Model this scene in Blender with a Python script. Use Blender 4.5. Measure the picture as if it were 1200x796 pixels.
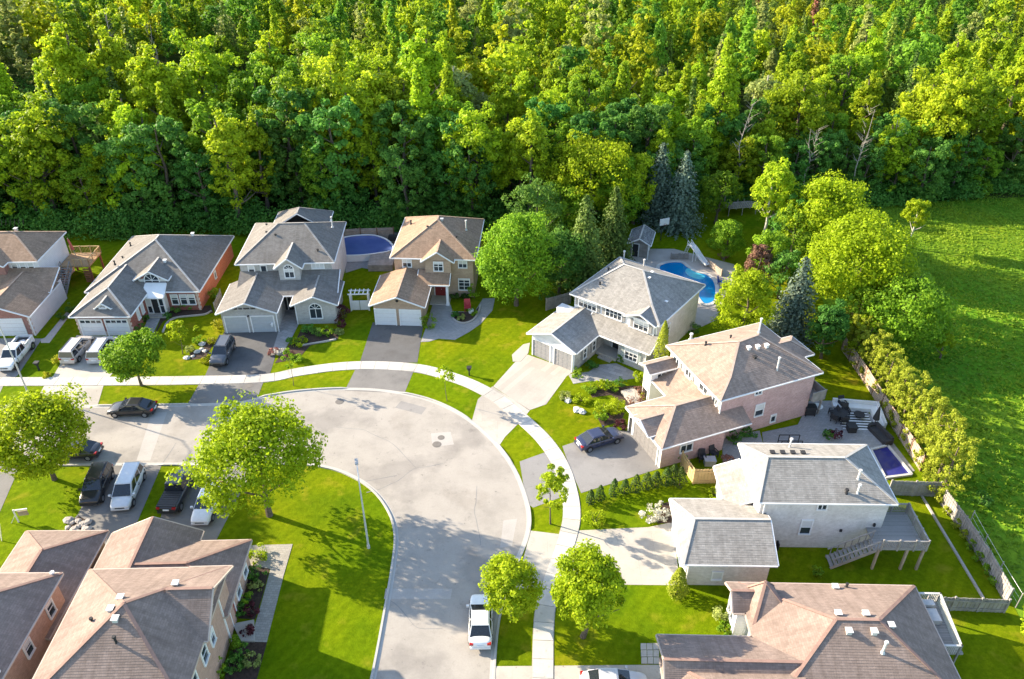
import bpy, math, random
import numpy as np
from mathutils import Vector, Matrix

for o in list(bpy.data.objects): bpy.data.objects.remove(o)
S = bpy.context.scene
COL = S.collection
R = math.radians
rnd = random.Random(7)

# ---------------------------------------------------------------- camera
F_PX, TH, CH = 933.0, R(33.7), 52.0
cam = bpy.data.cameras.new('camera'); cam.sensor_width = 36; cam.lens = 36*F_PX/1200
cam.clip_start = 1; cam.clip_end = 6000
co = bpy.data.objects.new('camera', cam); COL.objects.link(co)
co.location = (0, 0, CH); co.rotation_euler = (R(90)-TH, 0, 0); S.camera = co

# ---------------------------------------------------------------- light
SUN_EL, SUN_AZ = R(22.8), math.atan2(0.372, -0.928)      # azimuth measured from +X towards +Y
sd = Vector((math.cos(SUN_EL)*math.cos(SUN_AZ), math.cos(SUN_EL)*math.sin(SUN_AZ), math.sin(SUN_EL)))
sun = bpy.data.lights.new('sun', 'SUN'); sun.energy = 4.6; sun.angle = R(0.6); sun.color = (1.0, 0.86, 0.66)
so = bpy.data.objects.new('sun', sun); COL.objects.link(so); so.location = (-60, 40, 80)
so.rotation_euler = sd.to_track_quat('Z', 'Y').to_euler()
W = bpy.data.worlds.new('World'); S.world = W; W.use_nodes = True
nt = W.node_tree; bg = nt.nodes['Background']
sky = nt.nodes.new('ShaderNodeTexSky'); sky.sky_type = 'NISHITA'; sky.sun_disc = False
sky.sun_elevation = SUN_EL; sky.sun_rotation = R(90)-SUN_AZ; sky.altitude = 200; sky.air_density = 1.0; sky.dust_density = 1.0
nt.links.new(sky.outputs[0], bg.inputs[0]); bg.inputs[1].default_value = 0.132
S.view_settings.view_transform = 'Standard'; S.view_settings.look = 'None'
S.view_settings.exposure = 1.78; S.view_settings.gamma = 1.0
S.cycles.max_bounces = 6; S.cycles.diffuse_bounces = 3; S.cycles.transparent_max_bounces = 8
S.cycles.caustics_reflective = False; S.cycles.caustics_refractive = False

# ---------------------------------------------------------------- where a seen point stands on the ground
def P(px, py, z=0.0):
    d = Vector(((px-600)/F_PX, math.cos(TH)-(py-398)/F_PX*math.sin(TH), -math.sin(TH)-(py-398)/F_PX*math.cos(TH)))
    k = (z-CH)/d.z
    return Vector((d.x*k, d.y*k, z))
def tall(px, py, ytop):
    g = P(px, py); lo, hi = 0.0, 60.0
    for _ in range(40):
        m = (lo+hi)/2; zz = m-CH
        cz = g.y*math.cos(TH)-zz*math.sin(TH); cy = g.y*math.sin(TH)+zz*math.cos(TH)
        if 398-F_PX*cy/cz > ytop: lo = m
        else: hi = m
    return lo

# ---------------------------------------------------------------- materials
def new_mat(name):
    m = bpy.data.materials.new(name); m.use_nodes = True
    n = m.node_tree.nodes; n.clear()
    out = n.new('ShaderNodeOutputMaterial')
    return m, n, m.node_tree.links, out
def principled(n, l, out, rough=.8, metal=0, spec=.3):
    b = n.new('ShaderNodeBsdfPrincipled'); b.inputs['Roughness'].default_value = rough
    b.inputs['Metallic'].default_value = metal; b.inputs['Specular IOR Level'].default_value = spec
    l.new(b.outputs[0], out.inputs[0]); return b
def rgba(c): return (c[0], c[1], c[2], 1)
def ramp(n, l, src, stops):
    r = n.new('ShaderNodeValToRGB'); e = r.color_ramp.elements
    while len(e) < len(stops): e.new(0.5)
    for i, (p, c) in enumerate(stops): e[i].position = p; e[i].color = rgba(c)
    l.new(src, r.inputs[0]); return r.outputs[0]
def noise(n, l, vec, scale, detail=4, rough=.6):
    t = n.new('ShaderNodeTexNoise'); t.inputs['Scale'].default_value = scale
    t.inputs['Detail'].default_value = detail; t.inputs['Roughness'].default_value = rough
    if vec is not None: l.new(vec, t.inputs['Vector'])
    return t.outputs[0]
def coord(n, which='Object'): return n.new('ShaderNodeTexCoord').outputs[which]
def wpos(n): return n.new('ShaderNodeNewGeometry').outputs['Position']
def mixc(n, l, fac, a, b, mode='MIX'):
    m = n.new('ShaderNodeMix'); m.data_type = 'RGBA'; m.blend_type = mode
    if isinstance(fac, (int, float)): m.inputs[0].default_value = fac
    else: l.new(fac, m.inputs[0])
    for i, x in ((6, a), (7, b)):
        if isinstance(x, (tuple, list)): m.inputs[i].default_value = rgba(x)
        else: l.new(x, m.inputs[i])
    return m.outputs[2]
def bump(n, l, h, strength, dist, b):
    k = n.new('ShaderNodeBump'); k.inputs['Strength'].default_value = strength; k.inputs['Distance'].default_value = dist
    l.new(h, k.inputs['Height']); l.new(k.outputs[0], b.inputs['Normal'])
def sc(c, k): return tuple(min(1, x*k) for x in c[:3])

def plain(name, c, rough=.7, metal=0, spec=.3, var=.12, scale=2.0, bmp=0):
    m, n, l, out = new_mat(name); b = principled(n, l, out, rough, metal, spec)
    v = coord(n); f = noise(n, l, v, scale, 5)
    l.new(ramp(n, l, f, [(.3, sc(c, 1-var)), (.7, sc(c, 1+var))]), b.inputs['Base Color'])
    if bmp: bump(n, l, noise(n, l, v, scale*12, 3), bmp, .02, b)
    return m
def shingle(name, c, var=.13):
    m, n, l, out = new_mat(name); b = principled(n, l, out, .92, 0, .15)
    uv = coord(n, 'UV')
    t = n.new('ShaderNodeTexBrick'); l.new(uv, t.inputs['Vector'])
    t.inputs['Scale'].default_value = 1; t.inputs['Brick Width'].default_value = .33; t.inputs['Row Height'].default_value = .165
    t.inputs['Mortar Size'].default_value = .012; t.inputs['Mortar Smooth'].default_value = .5
    t.inputs['Color1'].default_value = rgba(sc(c, 1-var)); t.inputs['Color2'].default_value = rgba(sc(c, 1+var)); t.inputs['Mortar'].default_value = rgba(sc(c, .8))
    big = noise(n, l, wpos(n), .45, 4)
    x = mixc(n, l, 1.0, t.outputs[0], ramp(n, l, big, [(.3, (.80, .80, .80)), (.7, (1, 1, 1))]), 'MULTIPLY')
    ms = n.new('ShaderNodeMapping'); l.new(uv, ms.inputs[0]); ms.inputs['Scale'].default_value = (2.2, .22, 1)
    x = mixc(n, l, 1.0, x, ramp(n, l, noise(n, l, ms.outputs[0], 1, 4, .7), [(.32, (.78, .77, .76)), (.6, (1, 1, 1))]), 'MULTIPLY')
    fine = noise(n, l, uv, 9, 3, .8)
    x = mixc(n, l, 1.0, x, ramp(n, l, fine, [(.3, (.84, .84, .84)), (.75, (1, 1, 1))]), 'MULTIPLY')
    l.new(x, b.inputs['Base Color']); bump(n, l, fine, .5, .02, b)
    return m
def brick(name, c, c2, mortar, rowh=.085, bw=.24):
    m, n, l, out = new_mat(name); b = principled(n, l, out, .9, 0, .2)
    uv = coord(n, 'UV')
    t = n.new('ShaderNodeTexBrick'); l.new(uv, t.inputs['Vector'])
    t.inputs['Scale'].default_value = 1; t.inputs['Brick Width'].default_value = bw; t.inputs['Row Height'].default_value = rowh
    t.inputs['Mortar Size'].default_value = .009
    t.inputs['Color1'].default_value = rgba(c); t.inputs['Color2'].default_value = rgba(c2); t.inputs['Mortar'].default_value = rgba(mortar)
    f = noise(n, l, uv, .9, 5)
    x = mixc(n, l, 1.0, t.outputs[0], ramp(n, l, f, [(.3, (.83, .82, .80)), (.7, (1, 1, 1))]), 'MULTIPLY')
    f3 = noise(n, l, uv, 3.5, 2, .7)
    x = mixc(n, l, 1.0, x, ramp(n, l, f3, [(.3, (.85, .84, .83)), (.65, (1, 1, 1))]), 'MULTIPLY')
    l.new(x, b.inputs['Base Color']); bump(n, l, t.outputs['Fac'], -.4, .01, b)
    return m
def siding(name, c):
    m, n, l, out = new_mat(name); b = principled(n, l, out, .6, 0, .3)
    uv = coord(n, 'UV'); s = n.new('ShaderNodeSeparateXYZ'); l.new(uv, s.inputs[0])
    k = n.new('ShaderNodeMath'); k.operation = 'MULTIPLY'; l.new(s.outputs[1], k.inputs[0]); k.inputs[1].default_value = 1/.2
    fr = n.new('ShaderNodeMath'); fr.operation = 'FRACT'; l.new(k.outputs[0], fr.inputs[0])
    f = noise(n, l, uv, 1.2, 4)
    x = mixc(n, l, 1.0, ramp(n, l, fr.outputs[0], [(0, sc(c, .72)), (.16, c)]), ramp(n, l, f, [(.3, (.9, .9, .9)), (.7, (1, 1, 1))]), 'MULTIPLY')
    l.new(x, b.inputs['Base Color']); bump(n, l, fr.outputs[0], .4, .02, b)
    return m
def paving(name, c, sx, sy, var=.1, mortar=.6, wear=.12, cracks=0, rot=0, stain=0, ov=0):
    """concrete / paver surface in world metres"""
    m, n, l, out = new_mat(name); b = principled(n, l, out, .9, 0, .25)
    p = wpos(n)
    mp = n.new('ShaderNodeMapping'); l.new(p, mp.inputs[0]); mp.inputs['Rotation'].default_value = (0, 0, rot)
    v = mp.outputs[0]
    f = noise(n, l, v, .35, 6, .65); x = ramp(n, l, f, [(.25, sc(c, 1-wear)), (.5, c), (.75, sc(c, 1+wear*.6))])
    g = noise(n, l, v, 7, 4, .8); x = mixc(n, l, 1.0, x, ramp(n, l, g, [(.25, (.86, .86, .86)), (.7, (1, 1, 1))]), 'MULTIPLY')
    if stain:
        s1 = noise(n, l, v, .13, 5, .6); x = mixc(n, l, 1.0, x, ramp(n, l, s1, [(.38, (.80, .80, .81)), (.47, (1, 1, 1)), (.60, (1, 1, 1)), (.66, (.90, .89, .88))]), 'MULTIPLY')
        s2 = noise(n, l, v, .9, 6, .75); x = mixc(n, l, 1.0, x, ramp(n, l, s2, [(.30, (.74, .74, .75)), (.42, (1, 1, 1))]), 'MULTIPLY')
        s3 = noise(n, l, v, 2.3, 2, .5); x = mixc(n, l, 1.0, x, ramp(n, l, s3, [(.22, (.62, .62, .63)), (.30, (1, 1, 1))]), 'MULTIPLY')
    if sx:
        t = n.new('ShaderNodeTexBrick'); l.new(v, t.inputs['Vector']); t.inputs['Scale'].default_value = 1
        t.inputs['Brick Width'].default_value = sx; t.inputs['Row Height'].default_value = sy; t.inputs['Mortar Size'].default_value = .012
        t.inputs['Color1'].default_value = rgba((1-var,)*3); t.inputs['Color2'].default_value = (1, 1, 1, 1); t.inputs['Mortar'].default_value = rgba((mortar,)*3)
        x = mixc(n, l, 1.0, x, t.outputs[0], 'MULTIPLY')
    if cracks:
        vo = n.new('ShaderNodeTexVoronoi'); vo.feature = 'DISTANCE_TO_EDGE'; vo.inputs['Scale'].default_value = cracks
        wv = n.new('ShaderNodeTexNoise'); wv.inputs['Scale'].default_value = .6; wv.inputs['Detail'].default_value = 5; l.new(v, wv.inputs['Vector'])
        ad = mixc(n, l, .12, v, wv.outputs[1], 'ADD'); l.new(ad, vo.inputs['Vector'])
        gate = noise(n, l, v, .09, 2)
        crk = ramp(n, l, vo.outputs['Distance'], [(0, (.62, .6, .58)), (.010, (1, 1, 1))])
        x = mixc(n, l, ramp(n, l, gate, [(.48, (0, 0, 0)), (.56, (1, 1, 1))]), x, mixc(n, l, 1.0, x, crk, 'MULTIPLY'))
    if ov:
        oi = n.new('ShaderNodeObjectInfo'); x = mixc(n, l, 1.0, x, ramp(n, l, oi.outputs['Random'], [(0, (1-ov, 1-ov, 1-ov*1.1)), (.35, (.97, .97, .97)), (1, (1, 1, 1))]), 'MULTIPLY')
    l.new(x, b.inputs['Base Color']); bump(n, l, g, .25, .01, b)
    return m
def grass(name, cols, fine=1.0, mow=None, big=.16, bmp=.9):
    m, n, l, out = new_mat(name); b = principled(n, l, out, .95, 0, .02)
    p = wpos(n)
    f = noise(n, l, p, big, 7, .62)
    x = ramp(n, l, f, [(.28, cols[0]), (.5, cols[1]), (.74, cols[2])])
    h = noise(n, l, p, 2.2*fine, 6, .75)
    x = mixc(n, l, 1.0, x, ramp(n, l, h, [(.30, (.58, .62, .55)), (.62, (1, 1, 1))]), 'MULTIPLY')
    d = noise(n, l, p, .55, 3, .5)
    x = mixc(n, l, ramp(n, l, d, [(.57, (0, 0, 0)), (.74, (.6, .6, .6))]), x, cols[3])
    yd = noise(n, l, p, .045, 2, .5)
    x = mixc(n, l, 1.0, x, ramp(n, l, yd, [(.36, (.80, .95, .80)), (.5, (1, 1, 1)), (.64, (1.0, .92, .85))]), 'MULTIPLY')
    if mow is not None:
        w = n.new('ShaderNodeTexWave'); w.inputs['Scale'].default_value = .30; w.inputs['Distortion'].default_value = 1.2; w.inputs['Detail'].default_value = 1
        mp = n.new('ShaderNodeMapping'); mp.inputs['Rotation'].default_value = (0, 0, mow); l.new(p, mp.inputs[0]); l.new(mp.outputs[0], w.inputs[0])
        x = mixc(n, l, 1.0, x, ramp(n, l, w.outputs[0], [(.3, (.90, .92, .89)), (.7, (1, 1, 1))]), 'MULTIPLY')
    l.new(x, b.inputs['Base Color'])
    bump(n, l, noise(n, l, p, 9*fine, 5, .8), bmp, .05, b)
    return m
def leafmat(name, dark, light, trans=.35, hue=.02, val=.25, rough=.55):
    m, n, l, out = new_mat(name)
    a = n.new('ShaderNodeAttribute'); a.attribute_name = 'tint'
    oi = n.new('ShaderNodeObjectInfo')
    x = ramp(n, l, a.outputs['Fac'], [(0, dark), (1, light)])
    hs = n.new('ShaderNodeHueSaturation'); l.new(x, hs.inputs['Color'])
    def lin(src, lo, hi):
        k = n.new('ShaderNodeMapRange'); l.new(src, k.inputs[0]); k.inputs[3].default_value = lo; k.inputs[4].default_value = hi; return k.outputs[0]
    l.new(lin(oi.outputs['Random'], .5-hue, .5+hue*.6), hs.inputs['Hue'])
    mu = n.new('ShaderNodeMath'); mu.operation = 'MULTIPLY'; l.new(oi.outputs['Random'], mu.inputs[0]); mu.inputs[1].default_value = 7.31
    fr = n.new('ShaderNodeMath'); fr.operation = 'FRACT'; l.new(mu.outputs[0], fr.inputs[0])
    l.new(lin(fr.outputs[0], 1-val, 1+val), hs.inputs['Value'])
    b = n.new('ShaderNodeBsdfPrincipled'); b.inputs['Roughness'].default_value = rough; b.inputs['Specular IOR Level'].default_value = .12
    l.new(hs.outputs[0], b.inputs['Base Color'])
    t = n.new('ShaderNodeBsdfTranslucent'); l.new(hs.outputs[0], t.inputs[0])
    mx = n.new('ShaderNodeMixShader'); mx.inputs[0].default_value = trans
    l.new(b.outputs[0], mx.inputs[1]); l.new(t.outputs[0], mx.inputs[2]); l.new(mx.outputs[0], out.inputs[0])
    return m
def gloss(name, c, rough=.25, metal=0, spec=.5, coat=0):
    m, n, l, out = new_mat(name); b = principled(n, l, out, rough, metal, spec)
    f = noise(n, l, coord(n), 3, 3)
    l.new(ramp(n, l, f, [(.3, sc(c, .93)), (.7, sc(c, 1.05))]), b.inputs['Base Color'])
    b.inputs['Coat Weight'].default_value = coat; b.inputs['Coat Roughness'].default_value = .08
    return m

# ---------------------------------------------------------------- mesh builder
class MB:
    def __init__(s): s.v = []; s.f = []; s.uv = []; s.m = []
    def face(s, pts, m=0, uv=None):
        i = len(s.v); s.v += [tuple(p) for p in pts]; s.f.append(list(range(i, i+len(pts)))); s.m.append(m)
        if uv is None:
            pts = [Vector(p) for p in pts]; nn = Vector((0, 0, 0))
            for a in range(len(pts)):
                p, q = pts[a], pts[(a+1) % len(pts)]
                nn += Vector(((p.y-q.y)*(p.z+q.z), (p.z-q.z)*(p.x+q.x), (p.x-q.x)*(p.y+q.y)))
            nn = nn.normalized() if nn.length > 1e-9 else Vector((0, 0, 1))
            if abs(nn.z) > .97: uv = [(p.x, p.y) for p in pts]
            else:
                e = Vector((0, 0, 1)).cross(nn).normalized(); w = nn.cross(e)
                uv = [(p.dot(e), p.dot(w)) for p in pts]
        s.uv.append(uv); return s
    def hexa(s, b, t, m=0):
        """b, t: four bottom and four top points, counter-clockwise from above"""
        s.face(b[::-1], m); s.face(t, m)
        for i in range(len(b)):
            j = (i+1) % len(b); s.face([b[i], b[j], t[j], t[i]], m)
        return s
    def box(s, x0, y0, z0, x1, y1, z1, m=0):
        return s.hexa([(x0, y0, z0), (x1, y0, z0), (x1, y1, z0), (x0, y1, z0)], [(x0, y0, z1), (x1, y0, z1), (x1, y1, z1), (x0, y1, z1)], m)
    def beam(s, p, q, w, h, m=0, up=(0, 0, 1)):
        p, q = Vector(p), Vector(q); d = q-p
        if d.length < 1e-5: return s
        d.normalize(); a = d.cross(Vector(up))
        a = a.normalized() if a.length > 1e-4 else Vector((1, 0, 0))
        b = a.cross(d)
        a = a*w/2; b = b*h/2
        A = [p-a-b, p+a-b, p+a+b, p-a+b]; B = [x+(q-p) for x in A]
        s.face(A, m); s.face(B[::-1], m)
        for i in range(4):
            j = (i+1) % 4; s.face([A[j], A[i], B[i], B[j]], m)
        return s
    def cyl(s, p, q, r0, r1=None, n=10, m=0, caps=True):
        r1 = r0 if r1 is None else r1
        p, q = Vector(p), Vector(q); d = (q-p).normalized()
        a = d.cross(Vector((0, 0, 1))); a = a.normalized() if a.length > 1e-3 else Vector((1, 0, 0)); b = d.cross(a)
        A = [p+(a*math.cos(k*2*math.pi/n)+b*math.sin(k*2*math.pi/n))*r0 for k in range(n)]
        B = [q+(a*math.cos(k*2*math.pi/n)+b*math.sin(k*2*math.pi/n))*r1 for k in range(n)]
        for i in range(n):
            j = (i+1) % n; s.face([A[i], A[j], B[j], B[i]], m)
        if caps: s.face(A[::-1], m); s.face(B, m)
        return s
    def obj(s, name, mats, parent=None, smooth=False):
        me = bpy.data.meshes.new(name); me.from_pydata(s.v, [], s.f)
        if not isinstance(mats, (list, tuple)): mats = [mats]
        for x in mats: me.materials.append(x)
        me.polygons.foreach_set('material_index', s.m)
        ul = me.uv_layers.new(name='UVMap'); flat = [c for u in s.uv for p in u for c in p]
        ul.data.foreach_set('uv', flat)
        if smooth: me.polygons.foreach_set('use_smooth', [True]*len(s.f))
        me.update()
        o = bpy.data.objects.new(name, me); COL.objects.link(o)
        if parent is not None: o.parent = parent
        return o
def np_quads(name, V, mats, tint=None, extra=None):
    """V: (n,4,3) leaf quads; extra: MB of the woody parts is kept apart"""
    n = len(V); me = bpy.data.meshes.new(name)
    me.vertices.add(n*4); me.vertices.foreach_set('co', V.reshape(-1).astype(np.float32))
    me.loops.add(n*4); me.loops.foreach_set('vertex_index', np.arange(n*4, dtype=np.int32))
    me.polygons.add(n); me.polygons.foreach_set('loop_start', np.arange(0, n*4, 4, dtype=np.int32))
    me.update(calc_edges=True)
    if tint is not None:
        at = me.attributes.new('tint', 'FLOAT', 'POINT'); at.data.foreach_set('value', np.repeat(tint, 4).astype(np.float32))
    for x in (mats if isinstance(mats, (list, tuple)) else [mats]): me.materials.append(x)
    return me
def link(name, data, parent=None, loc=None, rz=0, s=None):
    o = bpy.data.objects.new(name, data); COL.objects.link(o)
    if parent is not None: o.parent = parent
    if loc is not None: o.location = loc
    o.rotation_euler.z = rz
    if s is not None: o.scale = (s, s, s) if isinstance(s, (int, float)) else s
    return o
def tag(o, label=None, cat=None, group=None, kind=None):
    if label: o['label'] = label
    if cat: o['category'] = cat
    if group: o['group'] = group
    if kind: o['kind'] = kind
    return o
def empty(name, loc=(0, 0, 0), rz=0.0):
    o = bpy.data.objects.new(name, None); COL.objects.link(o); o.location = loc; o.rotation_euler.z = rz; o.empty_display_size = .3
    return o
def smooth_line(pts, n=6, closed=False):
    pts = [Vector(p) for p in pts]; out = []
    N = len(pts); rng = range(N) if closed else range(N-1)
    for i in rng:
        p1, p2 = pts[i], pts[(i+1) % N]
        p0 = pts[i-1] if (closed or i) else p1*2-p2
        p3 = pts[(i+2) % N] if (closed or i+2 < N) else p2*2-p1
        for k in range(n):
            t = k/n
            out.append(.5*((2*p1)+(p2-p0)*t+(2*p0-5*p1+4*p2-p3)*t*t+(3*p1-p0-3*p2+p3)*t**3))
    if not closed: out.append(pts[-1])
    return out
def sheet(name, pts, z, mat, kind='structure', thick=0.0):
    """flat polygon from world points (triangulated by Blender)"""
    b = MB(); top = [Vector((p[0], p[1], z)) for p in pts]
    if sum(top[i].x*top[(i+1) % len(top)].y-top[(i+1) % len(top)].x*top[i].y for i in range(len(top))) < 0: top.reverse()
    b.face(top)
    if thick:
        for i in range(len(top)):
            p, q = top[i], top[(i+1) % len(top)]; dz = Vector((0, 0, thick))
            b.face([p-dz, q-dz, q, p])
    o = b.obj(name, mat)
    if kind: o['kind'] = kind
    return o
def px(*pts, z=0.0): return [P(x, y, z) for x, y in pts]
# ================================================================= SETTING
m_lawn = grass('lawn_grass', [(.090, .155, .004), (.160, .215, .004), (.225, .255, .005), (.28, .235, .02)], 1.0, mow=.6)
m_meadow = grass('meadow_grass', [(.085, .21, .018), (.155, .28, .02), (.23, .33, .02), (.29, .31, .03)], .55, big=.09, bmp=1.0)
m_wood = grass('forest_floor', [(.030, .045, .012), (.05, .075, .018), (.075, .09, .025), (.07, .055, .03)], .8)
m_mulch = plain('mulch', (.055, .036, .026), .95, var=.4, scale=5, bmp=.6)
m_road = paving('old_pale_asphalt', (.355, .325, .287), 0, 0, wear=.2, stain=1)
m_walk = paving('sidewalk_concrete', (.55, .52, .465), 0, 0, wear=.1, stain=1, ov=.16)
m_conc = paving('driveway_concrete', (.47, .43, .37), 3.0, 3.0, var=.04, mortar=.78, wear=.14, stain=1)
m_strip = paving('striped_concrete', (.47, .43, .375), 20, .62, var=.18, mortar=.80, wear=.16, rot=R(-54))
m_asph = paving('dark_driveway_asphalt', (.125, .122, .12), 0, 0, wear=.2, stain=1)
m_asph2 = paving('worn_driveway_asphalt', (.20, .19, .178), 0, 0, wear=.2, stain=1)
m_asph3 = paving('grey_driveway_asphalt', (.26, .25, .24), 0, 0, wear=.16, stain=1)
m_kerb = paving('kerb_concrete', (.44, .42, .385), 0, 0, wear=.12)
m_paver = paving('grey_pavers', (.36, .345, .335), .30, .20, var=.18, mortar=.65)
m_paver2 = paving('pale_pavers', (.40, .37, .32), .34, .22, var=.2, mortar=.6, rot=R(4))
m_flag = paving('flagstone', (.38, .37, .36), .8, .55, var=.25, mortar=.5, rot=.5)
m_stone = paving('stone', (.42, .38, .34), 0, 0, wear=.3)

tag(sheet('ground', [(-2500, -800), (2500, -800), (2500, 3500), (-2500, 3500)], -.03, m_meadow), kind='structure')
sheet('lawn', px((-500, 272), (560, 266), (650, 262), (745, 262), (790, 238), (905, 238), (935, 262), (955, 330), (984, 400), (1076, 548),
                 (1102, 578), (1183, 702), (1215, 760), (1290, 900), (1400, 1100), (-900, 1100)), 0.0, m_lawn)
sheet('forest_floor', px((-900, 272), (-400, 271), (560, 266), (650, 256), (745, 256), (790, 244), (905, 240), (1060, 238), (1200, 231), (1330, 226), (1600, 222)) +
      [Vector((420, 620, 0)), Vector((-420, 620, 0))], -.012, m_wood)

OUT = smooth_line(px((-260, 478), (-100, 478), (0, 477), (150, 476), (270, 473), (310, 465), (350, 459), (400, 456), (450, 458), (500, 468), (540, 486), (575, 514),
                     (600, 546), (614, 578), (620, 606), (617, 630), (605, 660), (591, 695), (582, 735), (577, 796), (573, 900), (568, 1010)), 6)
INN = smooth_line(px((-260, 545), (-100, 545), (0, 545), (225, 544), (330, 543), (379, 547), (412, 558), (439, 576), (457, 601), (464, 628), (461, 663), (452, 717),
                     (437, 796), (412, 900), (380, 1010)), 6)
sheet('road', OUT+INN[::-1], .008, m_road)

DRIVE = {}
def drive(name, pts, mat, z=.014):
    DRIVE[name+str(len(DRIVE))] = pts
    return sheet('driveway', pts, z, mat)
drive('A', px((-130, 396), (50, 397), (46, 402), (21, 440), (4, 452), (-8, 478), (-240, 478)), m_asph3)
drive('B', px((90, 393), (161, 396), (146, 420), (122, 450), (114, 477), (38, 477), (52, 452), (63, 440)), m_conc)
drive('C', px((264, 386), (326, 388), (322, 420), (316, 440), (312, 443), (238, 446)), m_asph)
drive('Ca', px((236, 445.6), (311, 442), (301, 468), (218, 477)), m_asph2)
drive('D', px((437, 378), (496, 381), (489, 425), (421, 427)), m_asph)
drive('Da', px((420, 426), (488, 427), (474, 461), (404, 458)), m_asph2, .010)
drive('E', px((613, 414), (673, 435), (664, 441), (640, 474), (620, 481), (578, 453)), m_strip)
drive('Ea', px((577, 453), (621, 481), (612, 492), (592, 512), (584, 524), (552, 497), (560, 468)), m_conc)
drive('F', px((659, 523), (717, 504), (741, 506), (774, 549), (681, 578), (668, 549)), m_asph3)
drive('Fa', px((609, 541), (645, 528), (667, 548), (676, 576), (625, 595), (617, 590)), m_asph3, .010)
drive('G', px((676, 622), (760, 618), (788, 612), (797, 686), (732, 685.5), (640, 688), (655, 660)), m_conc)
drive('Ga', px((622, 622), (662, 627), (670, 624), (648, 688), (598, 692), (612, 660)), m_conc, .010)
drive('H', px((577, 781), (800, 779), (800, 900), (570, 900)), m_conc, .010)
drive('I', px((118, 545), (190, 544), (160, 614), (150, 645), (60, 640), (92, 602)), m_asph2)
drive('I', px((212, 544), (300, 543), (254, 632), (248, 650), (176, 650), (196, 580)), m_asph2)
drive('J', px((-120, 545), (24, 545), (0, 600), (-60, 640), (-160, 640)), m_asph2)

def inside(p, poly):
    c = False; j = len(poly)-1
    for i in range(len(poly)):
        a, b = poly[i], poly[j]
        if (a.y > p.y) != (b.y > p.y) and p.x < (b.x-a.x)*(p.y-a.y)/(b.y-a.y)+a.x: c = not c
        j = i
    return c
def kerb(line, side):
    """raised concrete kerb along a road edge, dropped where a driveway crosses it"""
    b = MB(); prof = []
    for i, p in enumerate(line):
        d = (line[min(i+1, len(line)-1)]-line[max(i-1, 0)]).normalized(); nrm = Vector((-d.y, d.x, 0))*side
        mid = p+nrm*.15
        dp = any(inside(mid, q) or inside(p-nrm*.5, q) or inside(p+nrm*.9, q) for q in DRIVE.values())
        h = .03 if dp else .13
        prof.append([p-nrm*.22+Vector((0, 0, .0)), p-nrm*.22+Vector((0, 0, .014)), p+Vector((0, 0, .018)), p+nrm*.03+Vector((0, 0, h)), p+nrm*.19+Vector((0, 0, h)), p+nrm*.2])
    for a, c in zip(prof, prof[1:]):
        for k in range(5):
            q = [a[k], a[k+1], c[k+1], c[k]]
            b.face(q if side < 0 else q[::-1])
    o = b.obj('kerb', m_kerb); o['kind'] = 'structure'; return o
def dense(line, step):
    out = [line[0]]; acc = 0
    for a, c in zip(line, line[1:]):
        L = (c-a).length; n = max(1, int(L/step))
        out += [a+(c-a)*(k+1)/n for k in range(n)]
    return out
kerb(dense(OUT, .7), 1); kerb(dense(INN, .7), -1)

WALK = smooth_line(px((-240, 448), (-100, 448), (0, 447.5), (120, 447), (220, 446), (309, 443.5), (350, 436), (400, 429.5), (445, 428.5), (490, 432), (521, 439.5), (551, 450), (581, 466), (606, 486), (636, 514), (656, 543),
                      (667, 576), (670, 607), (662, 640), (646, 687), (638, 723), (636, 796), (634, 900), (632, 990)), 8)
def pave_slabs(parent, line, w, step, mat, z=.05):
    L = dense(line, .05); acc = 0; cuts = [0]
    for i in range(1, len(L)):
        acc += (L[i]-L[i-1]).length
        if acc >= step: cuts.append(i); acc = 0
    for a, c in zip(cuts, cuts[1:]):
        ks = [a+(c-a)*k//3 for k in range(4)]; lft = []; rgt = []
        for q, i in enumerate(ks):
            d = (L[min(i+1, len(L)-1)]-L[max(i-1, 0)]).normalized(); n = Vector((-d.y, d.x, 0))
            p = L[i]+d*(.02 if q == 0 else (-.02 if q == 3 else 0))
            lft.append(p+n*w/2); rgt.append(p-n*w/2)
        ring = rgt+lft[::-1]; dz = rnd.uniform(-.006, .006); b = MB()
        b.hexa([Vector((p.x, p.y, -.02)) for p in ring], [Vector((p.x, p.y, z+dz)) for p in ring])
        b.obj('slab', mat, parent)
walk = empty('sidewalk'); walk['kind'] = 'structure'
sb = MB()
for a, c in zip(WALK, WALK[1:]):
    d = (c-a).normalized(); n = Vector((-d.y, d.x, 0))*.8
    sb.face([a-n+Vector((0, 0, .017)), c-n+Vector((0, 0, .017)), c+n+Vector((0, 0, .017)), a+n+Vector((0, 0, .017))])
sb.obj('joint_bed', m_stone, walk)
pave_slabs(walk, WALK, 1.5, 1.55, m_walk)

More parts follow.
